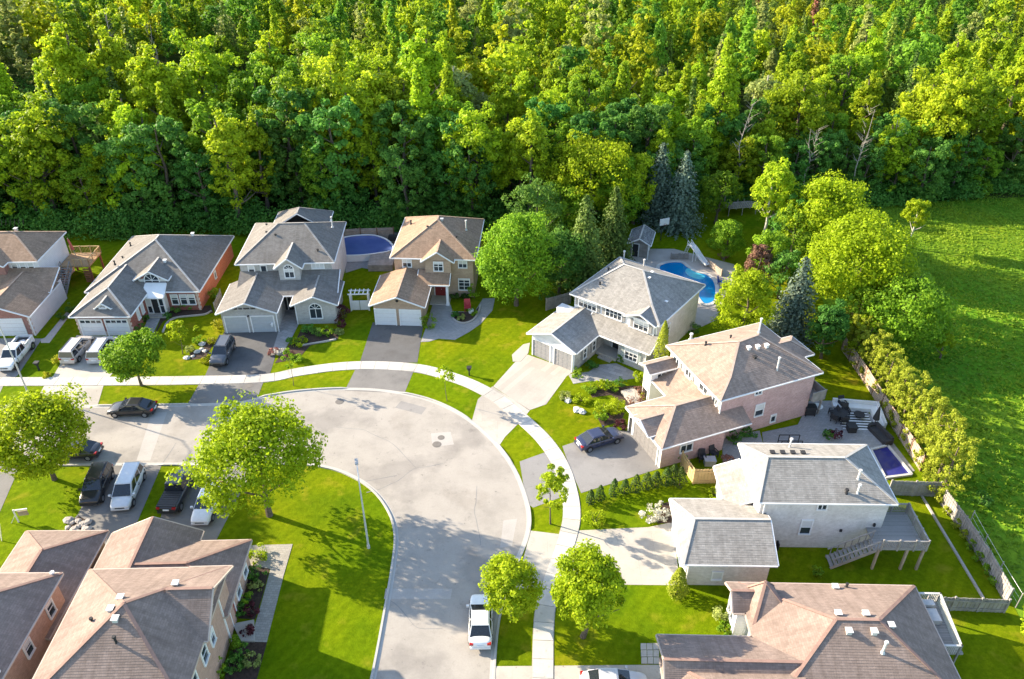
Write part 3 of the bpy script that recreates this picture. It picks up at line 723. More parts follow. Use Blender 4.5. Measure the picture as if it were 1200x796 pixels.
h.wall(m_dark, 5.6, -1.6, 7.65, -1.5, 2.9, sides='F'); h.door('F', -1.62, 6.5, .1, .95, 2.1, m_dark, 1)
h.win('F', .4, 1.75, 4.35, .62, .85, 1, 1); h.win('F', .4, 3.25, 4.35, .62, .85, 1, 1); h.win('F', .4, 9.9, 4.75, 1.4, .6, 3, 1, blind=1)
h.win('F', -1.0, 6.65, 4.3, 1.05, 1.15, 2, 1, arch=True); h.win('F', -5.0, 10.05, .85, 1.35, 1.3, 2, 1, arch=True)
h.garage('F', -6.55, .95, 2.55, 2.2, gd_blue); h.garage('F', -6.55, 4.05, 2.55, 2.2, gd_blue); h.spout(5.75, -6.6, 2.8); h.spout(7.7, -5.05, 2.8)
h.pipes([(10.9, 7.6, 6.9, 1.3, .085)], mat=m_vent); h.pipes([(2.4, 8, 6.8, .4), (4.4, 4, 7.3, .35), (9.9, 1.6, 6.3, .35), (3.1, 4.9, 7.3, .3)], .09, mat=m_dark)
# house lettering over the garage: dark raised characters too small to read in the photograph
b = MB(); x = 1.0
for wd in (3, 3, 5, 4):
    for k in range(wd): b.box(x, -6.60, 3.22, x+.09, -6.56, 3.42); b.box(x, -6.60, 3.22, x+.05, -6.55, 3.34); x += .14
    x += .14
b.obj('lettering', m_dark, h.e)
b = MB(); b.cyl((5.1, -6.6, 1.2), (5.1, -6.85, 1.2), .16, n=12); b.box(5.05, -6.9, .9, 5.15, -6.6, 1.2); b.obj('hose_reel', m_whitep, h.e)
b = MB(); b.cyl((2.5, -6.58, 2.35), (2.5, -6.8, 2.35), .09, n=8); b.obj('wall_lamp', m_dark, h.e); h.done()

# ---- tan brick house
h = House('tan_brick_house', 'tan brick two storey house with tan roof, dark red door and white double garage', (-15.16, 87.91), -3.2)
h.wall(bk_tan, .4, .4, 10.3, 11.3, 5.6)
roof(h.e, hip(0, 0, 10.7, 11.7, 5.6, .53, 'v'), sh_tan, cap_tan)
h.wall(bk_tan, 4.4, -.35, 7.6, .5, 5.6, 3.2, sides='FLR'); h.gable(bk_tan, 'F', -.35, 4.0, 8.0, 5.5, 6.75)
roof(h.e, hip(3.95, -.75, 8.05, 4, 5.55, .68, 'v', 'g', 'g'), sh_tan, cap_tan, skip=lambda p, q: p.y > 3 and q.y > 3)
h.wall(bk_tan, -1.0, -6.75, 4.8, .4, 2.9, sides='FLR'); h.gable(bk_tan, 'F', -6.75, -1.35, 5.1, 2.85, 4.05)
roof(h.e, hip(-1.45, -7.15, 5.25, .3, 2.9, .39, 'v', 'g', 'g'), sh_tan, cap_tan, skip=lambda p, q: p.y > 0 and q.y > 0)
roof(h.e, shed(3.5, -2.1, 7.5, .1, 3.05, 4.0), sh_tan, cap_tan, skip=lambda p, q: p.y > 0 and q.y > 0)
h.post(7.2, -1.7, 0, 3.0, .3); h.door('F', .38, 6.1, .15, 1.5, 2.1, door_red, 2); h.box('porch_step', m_conc, 4.9, -1.8, 0, 7.4, .4, .15)
h.win('F', .4, 2.0, 4.2, 1.0, 1.1, 2, 2, blind=.5); h.win('F', -.35, 6.05, 4.15, 1.05, 1.15, 2, 2, blind=.25); h.win('F', .4, 9.0, 4.3, .95, 1.0, 2, 2, blind=.45); h.win('F', .4, 9.1, 1.1, 1.3, 1.5, 2, 3, blind=.12)
h.garage('F', -6.75, .35, 2.4, 2.2, gd_white); h.garage('F', -6.75, 3.35, 2.4, 2.2, gd_white)
b = MB(); b.cyl((1.9, -6.78, 3.45), (1.9, -6.84, 3.45), .17, n=14); b.obj('gable_badge', m_dark, h.e)
h.pipes([(8.9, 6.2, 6.7, 1.2, .085)], mat=m_vent); h.pipes([(1.4, 8, 6.5, .35), (4.2, 4.3, 7.6, .3), (8, 3, 6.9, .35)], .09, mat=m_dark); h.vents([(5.9, 5.5, 8.25)], m_metal, .3); h.done()

# ---- white and grey house turned to the bend
h = House('white_grey_house', 'white fronted house with grey roof, grey shutters and grey garage doors, curved pool behind', (6.67, 79.13), -37)
h.wall(sid_w, .4, .45, 11.15, 10.8, 5.6, sides='FL'); h.wall(brick('pinkish_white_brick', (.74, .67, .65), (.66, .59, .575), (.78, .73, .71)), .4, .45, 11.15, 10.8, 5.6, sides='BR')
roof(h.e, [[(0, 0, 5.6), (11.55, 0, 5.6), (9.4, 2.0, 6.6), (6.2, 5.5, 8.2), (3.7, 5.5, 8.2)], [(11.55, 0, 5.6), (11.55, 11.2, 5.6), (6.2, 5.5, 8.2), (9.4, 2.0, 6.6)],
           [(11.55, 11.2, 5.6), (0, 11.2, 5.6), (3.7, 5.5, 8.2), (6.2, 5.5, 8.2)], [(0, 11.2, 5.6), (0, 0, 5.6), (3.7, 5.5, 8.2)]], sh_grey, cap_grey)
roof(h.e, hip(7.3, -.35, 11.3, 4, 5.58, .42, 'v', 'g', 'g'), sh_grey, cap_grey, skip=lambda p, q: p.y > 3 and q.y > 3); h.gable(sid_w, 'F', .2, 7.4, 11.2, 5.5, 6.35)
h.wall(sid_w, 7.7, .22, 10.9, .5, 5.55, 3.5, sides='FLR')
h.wall(st_stone, -1.0, -6.0, 4.75, .5, 2.9, sides='LR'); h.wall(sid_w, -1.0, -6.0, 4.75, .5, 2.9, sides='F'); h.gable(sid_w, 'F', -6.0, -1.3, 5.05, 2.85, 4.1)
roof(h.e, hip(-1.45, -6.4, 5.2, .4, 2.9, .40, 'v', 'g', 'g'), sh_grey, cap_grey, skip=lambda p, q: p.y > 0 and q.y > 0)
roof(h.e, shed(3.0, -1.8, 11.6, .45, 2.9, 4.05), sh_grey, cap_grey, skip=lambda p, q: p.y > 0 and q.y > 0)
h.wall(st_stone, 7.5, -1.3, 11.0, .5, 2.9, sides='FLR'); h.wall(st_stone, 4.7, .35, 7.6, .5, 2.9, sides='F'); h.door('F', .33, 6.4, .4, 1.0, 2.1, m_dark, 1)
h.win('F', .45, 2.2, 4.2, 2.3, 1.05, 4, 2, shutters=shut_grey); h.win('F', .45, 5.65, 4.2, 2.0, 1.05, 4, 2, shutters=shut_grey); h.win('F', .2, 9.3, 4.15, 1.7, 1.05, 3, 2, shutters=shut_grey)
h.win('F', -1.3, 9.2, .9, 1.5, 1.4, 3, 3, shutters=plain('sage_shutters', (.33, .36, .33), .6)); h.win('R', 11.15, 3.2, 2.6, .55, 1.4, 1, 2); h.win('R', 4.75, -3.9, .8, .55, 1.2, 1, 2, shutters=shut_grey); h.win('R', 4.75, -2.0, .8, .55, 1.2, 1, 2, shutters=shut_grey)
h.garage('F', -6.0, .35, 2.3, 2.2, gd_grey); h.garage('F', -6.0, 3.3, 2.3, 2.2, gd_grey)
b = MB(); b.box(-1.2, -.9, 3.0, .9, .3, 3.75); b.obj('wall_step', sid_w, h.e)
h.box('porch_step', m_conc, 4.8, -1.5, 0, 7.4, .4, .38); h.box('porch_step', m_conc, 5.4, -2.1, 0, 7.0, -1.5, .2)
h.pipes([(1.0, 10.4, 5.9, 1.1, .085), (4.2, 9.6, 6.2, 1.0, .085)], mat=m_vent); h.pipes([(1.9, 5.2, 6.9, .3), (2.6, 2.2, 6.6, .3)], .08, mat=m_dark); h.vents([(6.9, 6.4, 7.7), (7.2, 5.2, 7.6), (10.2, 4, 6.1)], m_whitep, .22)
h.spout(11.1, .4, 5.5, 3.0); h.spout(11.0, -1.35, 2.8); h.done()

# ---- pink brick house
h = House('pink_brick_house', 'pink brick house with white front and tan roof, dark blue sedan on its drive', (16.04, 68.46), -68)
h.wall(sid_c, .4, .4, 9.5, 11.4, 5.6, sides='FL'); h.wall(bk_pink, .4, .4, 9.5, 11.4, 5.6, sides='RB')
roof(h.e, [[(0, 0, 5.6), (9.95, -.2, 5.6), (8.2, 2.0, 6.6), (5.1, 4.9, 8.0)], [(9.95, -.2, 5.6), (9.9, 11.9, 5.6), (4.8, 7.4, 8.0), (5.1, 4.9, 8.0), (8.2, 2.0, 6.6)],
           [(9.9, 11.9, 5.6), (0, 11.8, 5.6), (4.8, 7.4, 8.0)], [(0, 11.8, 5.6), (0, 0, 5.6), (5.1, 4.9, 8.0), (4.8, 7.4, 8.0)]], sh_brn, cap_brn)
roof(h.e, hip(3.4, 8, 7.0, 13.2, 5.6, .55, 'v', 'g', 'h'), sh_brn, cap_brn, skip=lambda p, q: p.y < 9 and q.y < 9); h.wall(bk_pink, 3.8, 11, 6.6, 12.8, 5.6, sides='LBR')
h.wall(sid_c, 4.95, -6.6, 10.8, .4, 2.9, sides='FL'); h.wall(bk_pink, 4.95, -6.58, 10.8, .4, 2.9, sides='R')
roof(h.e, hip(4.5, -7.0, 11.22, 3.0, 2.9, .48, 'v', 'h', 'g'), sh_brn, cap_brn, skip=lambda p, q: p.y > 2 and q.y > 2)
roof(h.e, hip(6.2, -7.35, 9.5, -3, 3.1, .5, 'v', 'g', 'g'), sh_brn, cap_brn, skip=lambda p, q: p.y > -4 and q.y > -4); h.gable(bk_pink, 'F', -7.0, 6.5, 9.2, 3.0, 3.85); h.wall(sid_c, 6.5, -7.0, 9.2, -6.5, 3.05, 2.5, sides='FLR')
roof(h.e, shed(1.7, -2.4, 7, .4, 2.9, 4.1), sh_brn, cap_brn, skip=lambda p, q: p.y > 0 and q.y > 0)
h.wall(sid_w, .35, -2.6, 1.75, .5, 4.1); roof(h.e, hip(-.05, -3.0, 2.1, .4, 4.1, .5, 'v', 'g', 'g'), sh_brn, cap_brn, skip=lambda p, q: p.y > 0 and q.y > 0); h.gable(sid_w, 'F', -2.6, .25, 1.85, 4.05, 4.5)
h.win('F', -2.6, 1.05, .1, .85, 2.1, 1, 1, arch=True); h.win('R', 1.75, -1.4, 2.0, .9, 1.6, 2, 2)
h.wall(m_conc, -.8, -4.0, 2.0, -2.6, .35); h.box('porch_step', m_conc, -.9, -4.4, 0, 2.2, -2.65, .3)
for c, w in ((1.6, .9), (3.9, .9), (6.6, 1.3), (8.6, .7)): h.win('F', .4, c, 4.15, w, 1.1, 2, 1, shutters=shut_grey if w < 1 else None)
h.garage('F', -6.6, 7.9, 4.6, 2.25, gd_dgry, 0, 4, 6); h.door('F', -6.6, 5.3, .1, .8, 2.1, m_dark, 1)
h.win('R', 9.5, 4.6, 4.75, .7, .45, 2, 1); h.win('R', 9.5, 5.2, 1.9, .9, 1.35, 1, 2, blind=.55); h.win('R', 10.8, -3.9, 1.3, 1.2, .8, 2, 1); h.win('R', 9.5, 7.2, .5, .5, .8, 1, 1)
h.box('meter_box', m_metal, 9.5, .9, 1.2, 9.7, 1.3, 1.8); h.box('meter_box', m_metal, 9.5, 1.9, 1.4, 9.75, 2.5, 2.2)
b = MB(); b.box(9.9, 11.3, 2.2, 10, 13, 3.2); b.box(7.5, 11.5, 2.0, 10, 13, 2.2); b.box(7.5, 12.9, 2.2, 10, 13, 3.1)
for q in ((9.8, 12.8), (7.7, 12.8)): b.box(q[0]-.08, q[1]-.08, 0, q[0]+.08, q[1]+.08, 2.0)
b.obj('balcony', m_wood4, h.e)
h.pipes([(4.2, 8.0, 7.9, 1.5, .085), (8.6, 7.2, 6.2, 1.5, .085), (-.6, 3.4, 5.2, .6, .12)], mat=m_vent); h.vents([(6.0, 5.5, 7.6), (6.1, 6.5, 7.55), (6.2, 7.5, 7.5)], m_whitep, .3); h.vents([(7.0, 5.6, 7.1)], m_dark, .25); h.pipes([(3.0, 2.6, 6.9, .3), (3.2, 5.4, 7.1, .3)], .08, mat=m_dark)
h.spout(9.6, .3, 5.5, 2.9); h.spout(4.9, -6.7, 2.8); h.done()

# ---- ash grey house with raised deck
h = House('ash_grey_house', 'ash grey brick house with grey roof and raised wooden deck, pale concrete drive', (20.3, 45.97), -1)
h.wall(sid_w, -.1, .4, 10.25, 6.8, 5.6, sides='L'); h.wall(bk_ash, -.1, .4, 10.25, 6.8, 5.6, sides='FRB')
roof(h.e, [[(-.5, 0, 5.6), (10.65, 0, 5.6), (7.2, 3.55, 7.3), (.8, 3.55, 7.3), (.85, 1.25, 6.2)], [(10.65, 0, 5.6), (10.65, 7.15, 5.6), (7.2, 3.55, 7.3)],
           [(10.65, 7.15, 5.6), (-.5, 7.15, 5.6), (.8, 3.55, 7.3), (7.2, 3.55, 7.3)], [(-.5, 0, 5.6), (.85, 1.25, 6.2), (.8, 3.55, 7.3)], [(-.5, 7.15, 5.6), (-.5, 0, 5.6), (.8, 3.55, 7.3)]], sh_grey, cap_grey)
h.wall(bk_ash, -6.45, -3.7, .1, 2.7, 2.9, sides='FRB'); h.wall(sid_w, -6.45, -3.7, 0, 2.7, 2.9, sides='L')
roof(h.e, [[(-6.85, -4.1, 2.9), (.5, -4.1, 2.9), (.5, -.7, 4.4), (-5.6, -.7, 4.4), (-5.6, -2.6, 3.55)], [(.5, 3.0, 2.9), (-6.85, 3.0, 2.9), (-5.6, -.7, 4.4), (.5, -.7, 4.4)],
           [(-6.85, -4.1, 2.9), (-5.6, -2.6, 3.55), (-5.6, -.7, 4.4)], [(-6.85, 3.0, 2.9), (-6.85, -4.1, 2.9), (-5.6, -.7, 4.4)]], sh_grey, cap_grey)
h.wall(sid_w, -1.9, 2.5, 0, 6.8, 2.9, sides='LB'); h.gable(bk_ash, 'R', .1, -3.7, 2.7, 2.85, 4.3)
roof(h.e, [[(-2.3, 2.0, 2.9), (-2.3, 7.1, 2.9), (-.1, 7.1, 3.8), (-.1, 2.0, 3.8)]], sh_grey, cap_grey)
h.win('F', .4, 4.9, 4.55, .65, .5, 2, 1, blind=0); h.win('F', .4, 4.05, 1.7, .8, 1.5, 1, 2, blind=.5); h.win('R', 10.25, 4.2, 3.0, 1.6, 2.0, 2, 1)
h.garage('L', -6.45, -.5, 4.8, 2.25, gd_white, 0, 4, 6); h.win('F', -3.7, -3.9, .75, .7, .8, 1, 1, blind=1); h.win('L', -.1, 5, 4.2, 1.2, 1.1, 2, 1); h.win('L', -.1, 2, 4.2, 1.2, 1.1, 2, 1)
h.vents([(1.5+k*.85, 4.45, 6.85) for k in range(4)], m_dark, .3); h.pipes([(3.6, 6.2, 6.05, .9, .085), (7.9, 1.9, 6.5, .9, .085), (7.6, .8, 5.95, .9, .085)], mat=m_vent); h.pipes([(6.7, .8, 5.95, .35)], .1, mat=m_dark)
h.box('wall_vent', m_dark, 6.9, .3, 2.0, 7.1, .4, 2.25); h.box('wall_lamp', m_dark, 9.5, .25, 2.7, 9.65, .4, 3.0); h.box('gas_meter', m_dark, 1.6, -.1, .1, 1.75, .4, .8); h.box('gas_meter', m_dark, 2.0, -.1, .1, 2.1, .4, .8); h.spout(.2, .3, 5.5); h.spout(-6.3, -3.8, 2.8)
# deck, railing, posts and stair
dk = MB(); dk.box(10.3, -1.9, 2.35, 13.0, 2.2, 2.5); dk.box(9.0, -1.9, 2.35, 10.3, .38, 2.5); d = dk.obj('deck', m_deck, h.e)
rl = MB()
for a, c in (((9.4, -1.9), (13, -1.9)), ((13, -1.9), (13, 2.2)), ((10.4, 2.2), (13, 2.2))):
    p, q = Vector((*a, 0)), Vector((*c, 0)); L = (q-p).length
    rl.beam(p+Vector((0, 0, 3.42)), q+Vector((0, 0, 3.42)), .14, .07); rl.beam(p+Vector((0, 0, 2.62)), q+Vector((0, 0, 2.62)), .06, .06)
    for k in range(int(L/.13)): x = p+(q-p)*(k*.13/L); rl.beam(x+Vector((0, 0, 2.6)), x+Vector((0, 0, 3.42)), .05, .05)
    for k in range(int(L/1.3)+1): x = p+(q-p)*min(1, k*1.3/L); rl.beam(x+Vector((0, 0, 2.3)), x+Vector((0, 0, 3.55)), .12, .12)
rl.obj('railing', m_wood4, d)
for u, v in ((9.3, -1.8), (11.6, -1.8), (12.9, -1.8), (12.9, 2.1)):
    k = MB(); k.box(u-.09, v-.09, 0, u+.09, v+.09, 2.35); k.obj('post', m_wood1, d)
stp = MB()
for k in range(11):
    u = 9.1-k*.30; z = 2.35-k*.2
    stp.box(u-.3, -1.9, z-.05, u, -.7, z)
for v in (-1.9, -.75): stp.beam((9.1, v, 2.3), (5.85, v, .1), .07, .26); stp.beam((9.2, v, 3.35), (5.8, v, 1.1), .09, .08); [stp.beam((9.1-k*.5, v, 2.3-k*.335), (9.1-k*.5, v, 3.28-k*.335), .06, .06) for k in range(7)]
stp.obj('stair', m_wood4, h.e); h.done()

# ---- brown roofed bungalow, bottom right
h = House('brown_roof_bungalow', 'bungalow at the bottom right under a large rose brown roof with small white vents', (16.68, 40.13), -1.3)
h.wall(bk_pch, .9, -9.8, 13.4, -.4, 3.0, sides='FRB'); h.wall(sid_w, .95, -9.8, 13.4, -.4, 3.0, sides='L'); h.wall(sid_w, -5.8, -10, 1, -5.2, 3.0)
roof(h.e, [[(.5, -10.3, 3.0), (13.8, -10.3, 3.0), (8.65, -5.15, 5.65), (5.7, -5.15, 5.65)], [(13.8, -10.3, 3.0), (13.8, 0, 3.0), (8.65, -5.15, 5.65)],
           [(13.8, 0, 3.0), (.5, 0, 3.0), (5.7, -5.15, 5.65), (8.65, -5.15, 5.65)], [(.5, 0, 3.0), (.5, -10.3, 3.0), (5.7, -5.15, 5.65)]], sh_ros, cap_ros, trim=m_ttrim)
roof(h.e, [[(-.4, 0, 3.02), (2.2, 0, 3.02), (2.2, -1.55, 4.0), (-.4, -1.55, 4.0)], [(-.4, -2.75, 3.0), (-.4, -1.55, 4.0), (2.2, -1.55, 4.0), (2.2, -2.75, 3.0)]], sh_ros, cap_ros, trim=m_ttrim, skip=lambda p, q: p.x > 2 and q.x > 2)
h.gable(sid_w, 'L', -.05, -2.6, -.4, 2.9, 3.7); h.wall(sid_w, -.05, -2.6, 1, -.4, 3.0, sides='FL'); h.win('L', -.05, -1.5, 1.0, 1.3, 1.3, 2, 2)
roof(h.e, [[(.75, -4.0, 3.0), (3.1, -2.9, 4.05), (1.9, -1.5, 5.0)], [(3.1, -2.9, 4.05), (2.8, -.9, 3.9), (1.9, -1.5, 5.0)], [(2.8, -.9, 3.9), (.9, -.9, 3.6), (1.9, -1.5, 5.0)], [(.9, -.9, 3.6), (.75, -4.0, 3.0), (1.9, -1.5, 5.0)]], sh_ros, cap_ros, trim=m_ttrim, skip=lambda p, q: True, th=.6)
roof(h.e, [[(-6.25, -4.75, 3.0), (3.1, -4.75, 3.0), (3.1, -7.6, 4.3), (-6.25, -7.6, 4.3)], [(-6.25, -9.2, 3.0), (-6.25, -7.6, 4.3), (3.1, -7.6, 4.3), (3.1, -9.2, 3.0)]], sh_ros, cap_ros, trim=m_ttrim, skip=lambda p, q: p.x > 3 and q.x > 3)
h.gable(sid_w, 'L', -5.8, -9.4, -5.1, 2.9, 4.2); h.garage('L', -5.8, -7.6, 3.6, 2.2, gd_white); h.wall(bk_pch, -5.8, -12, 0, -9, 3.0, sides='FLR')
roof(h.e, hip(-6.25, -12.4, 3, -6.6, 3.0, .5, 'u', 'h', 'g'), sh_ros, cap_ros, trim=m_ttrim, skip=lambda p, q: p.x > 2 and q.x > 2)
h.vents([(6.1, -4.5, 5.35), (8.0, -4.5, 5.35), (6.4, -5.9, 5.3), (8.1, -5.9, 5.3), (9.5, -5.3, 5.2), (7.6, -.55, 3.3)], m_vent, .34); h.pipes([(8.45, -7.0, 4.75, 1.0, .085)], mat=m_vent); h.pipes([(8.5, -.4, 3.3, .25)], .07, mat=m_dark)
dk = MB(); dk.box(13.9, -5.0, 1.75, 15.6, -.5, 1.9); d = dk.obj('deck', m_deck, h.e); rl = MB()
for a, c in (((13.9, -.5), (15.6, -.5)), ((15.6, -.5), (15.2, -5.0)), ((13.9, -5), (15.2, -5))):
    p, q = Vector((*a, 0)), Vector((*c, 0)); L = (q-p).length
    rl.beam(p+Vector((0, 0, 2.8)), q+Vector((0, 0, 2.8)), .14, .07)
    for k in range(int(L/.14)): x = p+(q-p)*(k*.14/L); rl.beam(x+Vector((0, 0, 1.9)), x+Vector((0, 0, 2.8)), .05, .05)
    for x in (p, q): rl.beam(x+Vector((0, 0, 0)), x+Vector((0, 0, 2.9)), .12, .12)
rl.obj('railing', m_concp2, d); b = MB(); b.box(14.3, -2.6, 1.9, 15.0, -1.5, 2.35); b.box(14.2, -1.3, 1.9, 15.0, -.8, 2.5); b.obj('bench', m_concp2, d); h.done()

# ---- peach brick house, bottom left
h = House('peach_brick_house', 'peach brick house at the bottom left, windowed gable wall beside the paver path', (-30.94, 39.16), 1.8)
h.wall(bk_pch, .4, -10.4, 9.75, -.4, 5.6); h.gable(bk_pch, 'R', 9.85, -6.1, -.3, 5.5, 7.4)
roof(h.e, [[(0, -10.9, 5.6), (10.1, -10.9, 5.6), (5.3, -5.5, 8.65)], [(10.1, -10.9, 5.6), (10.1, -.05, 5.6), (5.3, -5.5, 8.65)], [(10.1, -.05, 5.6), (0, 0, 5.6), (5.3, -5.5, 8.65)], [(0, 0, 5.6), (0, -10.9, 5.6), (5.3, -5.5, 8.65)]], sh_ros, cap_ros, trim=m_ttrim,
     skip=lambda p, q: p.x > 10 and q.x > 10)
roof(h.e, [[(10.35, .02, 5.61), (7.2, .02, 5.61), (7.2, -3.63, 7.66), (10.35, -3.63, 7.66)], [(7.2, -6.3, 5.6), (10.35, -6.3, 5.6), (10.35, -3.63, 7.66), (7.2, -3.63, 7.66)]], sh_ros, cap_ros, trim=m_ttrim, skip=lambda p, q: (p.x < 8 and q.x < 8))
h.wall(bk_pch, -1.0, -.4, 5.5, 5.6, 2.9, sides='LRB'); h.gable(bk_pch, 'B', 5.6, -1.3, 5.8, 2.85, 4.5); h.wall(bk_pch, 4, -2.2, 9.68, 4.6, 2.9, sides='RB')
roof(h.e, hip(-1.4, -1, 5.9, 6.1, 2.9, .47, 'v', 'g', 'g'), sh_ros, cap_ros, trim=m_ttrim, skip=lambda p, q: p.y < 0 and q.y < 0)
roof(h.e, hip(2.3, -2.3, 10.05, 5.0, 2.9, .45, 'u', 'g', 'h'), sh_ros, cap_ros, trim=m_ttrim, skip=lambda p, q: p.x < 3 and q.x < 3)
h.garage('B', 5.6, .9, 2.5, 2.2, gd_white); h.garage('B', 5.6, 3.9, 2.5, 2.2, gd_white); h.door('R', 9.68, -.6, .2, 1.0, 2.1, door_red, 1)
for v, z, w, hh in ((-4.0, 5.9, .75, 1.0), (-6.2, 3.4, .8, 1.3), (-8.4, 3.2, .9, 1.5), (-7.6, .8, 1.0, 1.5), (-4.6, 3.1, .6, 1.2)): h.win('R', 9.75 if z < 5.5 else 9.85, v, z, w, hh, 1, 2)
for v in (3.2, 1.2): h.win('R', 9.68, v, .9, .8, 1.2, 1, 2)
h.vents([(7.6, -3.0, 7.35), (4.7, -4.7, 8.15), (4.4, -5.6, 8.15), (5.0, -6.4, 8.15)], m_vent, .34); h.pipes([(3.0, -5.8, 7.2, .35), (5.3, -7.6, 7.4, .6)], .08, mat=m_dark)
h.spout(9.8, -2.3, 5.4); h.spout(.2, -10.2, 5.4); h.done()

# ---- neighbour, bottom left corner
h = House('rose_roof_house', 'house cut by the bottom left corner, two small windows in its pinkish side wall', (-35.62, 36.23), .5)
h.wall(bk_pch, -9, -9, 2.45, 2.2, 5.6)
roof(h.e, hip(-9.4, -9.4, 2.85, 2.6, 5.6, .5, 'u'), sh_ros, cap_ros, trim=m_ttrim)
h.wall(bk_pch, -3.6, 2.0, 2.3, 8.8, 2.9, sides='LRB'); roof(h.e, hip(-3.98, -1, 2.7, 9.2, 2.9, .45, 'v', 'g', 'h'), sh_ros, cap_ros, trim=m_ttrim, skip=lambda p, q: p.y < 0 and q.y < 0)
h.garage('B', 8.8, -.6, 4.6, 2.2, gd_white, 0, 4, 6)
for v in (.6, -2.6): h.win('R', 2.45, v, 3.6, .7, 1.2, 1, 2)
h.pipes([(2.3, 2.4, 5.6, .3), (2.5, -5.5, 5.5, .3)], .1, mat=m_whitep); h.done()
# ================================================================= TREES AND PLANTS
m_bark = plain('bark', (.13, .10, .075), .95, var=.35, scale=4, bmp=.8)
m_pale = plain('pale_bark', (.48, .44, .38), .9, var=.25, scale=4)
L_lime = leafmat('lime_leaves', (.18, .27, .008), (.42, .53, .016), .5, .006, .06)
L_mid = leafmat('mid_green_leaves', (.10, .22, .018), (.29, .46, .024), .48, .01, .12)
L_deep = leafmat('deep_green_leaves', (.05, .16, .028), (.16, .35, .05), .45, .02, .2)  # dark tone also paints the shade on the wood's front row
L_yel = leafmat('yellow_green_leaves', (.19, .29, .01), (.45, .56, .018), .5, .005, .06)
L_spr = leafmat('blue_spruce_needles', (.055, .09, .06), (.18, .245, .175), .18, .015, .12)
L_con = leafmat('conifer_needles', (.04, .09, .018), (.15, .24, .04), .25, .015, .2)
L_ced = leafmat('cedar_sprays', (.20, .26, .012), (.44, .48, .05), .45, .004, .06)
L_cdk = leafmat('dark_cedar_sprays', (.022, .055, .012), (.085, .14, .025), .2, .02, .15)
L_for = leafmat('forest_leaves', (.13, .23, .012), (.47, .60, .022), .5, .016, .22)
L_far = leafmat('far_forest_leaves', (.10, .20, .014), (.50, .62, .022), .5, 0, 0)
L_oliv = leafmat('olive_leaves', (.20, .26, .07), (.42, .48, .13), .42, .01, .12)
L_red = leafmat('burgundy_leaves', (.035, .010, .014), (.13, .035, .045), .2, .02, .2)
L_pink = leafmat('pink_brown_leaves', (.12, .055, .04), (.34, .17, .12), .25, .02, .2)
L_wht = leafmat('white_blossom', (.30, .30, .20), (.75, .72, .62), .2, .02, .1)
L_gold = leafmat('golden_leaves', (.22, .24, .01), (.52, .52, .03), .35, .01, .1)
L_rust = leafmat('rust_needles', (.14, .06, .03), (.34, .17, .09), .2, .02, .2)

def leaves(rs, cen, dirs, size, out, jit=.55, asp=.75):
    """rhombic leaf quads at cen, facing roughly along dirs"""
    n = len(cen)
    d = dirs+rs.normal(0, jit, (n, 3)); d /= np.linalg.norm(d, axis=1, keepdims=True)+1e-9
    r = rs.normal(0, 1, (n, 3)); a = np.cross(d, r); a /= np.linalg.norm(a, axis=1, keepdims=True)+1e-9
    b = np.cross(d, a); s = size[:, None]*rs.uniform(.6, 1.35, (n, 1))
    V = np.stack([cen-a*s*.5, cen-b*s*.5*asp+d*s*.08, cen+a*s*.5, cen+b*s*.5*asp-d*s*.08], 1)
    out.append(V)
def unit(rs, n):
    v = rs.normal(0, 1, (n, 3)); return v/np.linalg.norm(v, axis=1, keepdims=True)
def crown(seed, Rx, z0, z1, ncl, nl, leaf, shape='round', clr=(.2, .34), gap=0.0):
    """leaf clumps spread through a crown volume -> quads, tint"""
    rs = np.random.RandomState(seed); out = []; tint = []
    H = z1-z0; zc = (z0+z1)/2
    lob = unit(rs, 7); lobw = rs.uniform(-.36, .30, 7)
    for k in range(ncl):
        d = unit(rs, 1)[0]
        if shape != 'low' and d[2] < -.55 and rs.rand() < .7: d[2] *= -1
        bulge = 1+sum(w*max(0, d@l)**3 for l, w in zip(lob, lobw))
        rr = (rs.uniform(.25, 1.0)**.45)*bulge
        if rs.rand() < .14: rr *= rs.uniform(1.05, 1.22)
        z = d[2]*rr
        if shape == 'column':
            z = rs.uniform(-1, 1); q = math.atan2(d[1], d[0]); w = rs.uniform(.35, 1)**.5*bulge*(1-.30*max(0, z)**2.5); d = np.array([math.cos(q)*w, math.sin(q)*w, z]); rr = 1
        if shape == 'egg': f = 1.0-.28*z
        elif shape == 'tall': f = 1.0-.12*z
        elif shape == 'vase': f = 1.0+.25*z
        elif shape == 'spire': f = max(.15, 1-.62*(z+.6))
        else: f = 1
        c = np.array([d[0]*rr*Rx*f*.86, d[1]*rr*Rx*f*.86, zc+z*H*.5*.88])
        rc = Rx*(clr[0]+(clr[1]-clr[0])*rs.rand()**1.6)*(1.15-.35*rr); n = max(6, int(nl/ncl*rs.uniform(.6, 1.4)))
        ds = unit(rs, n); ctr = np.array([c[0]/Rx, c[1]/Rx, (c[2]-zc)/(H*.5)]); ctr /= np.linalg.norm(ctr)+1e-6
        ds = ds+ctr*.55; ds /= np.linalg.norm(ds, axis=1, keepdims=True)
        rad = rs.uniform(.55, 1.12, (n, 1)); cen = c+ds*rc*rad*np.array([1, 1, .8])
        leaves(rs, cen, ds+np.array([0, 0, .25]), np.full(n, leaf), out)
        tint.append(np.clip(rs.uniform(.1, .9)*.55+rs.uniform(0, .6, n), 0, 1))
    return np.concatenate(out), np.concatenate(tint)
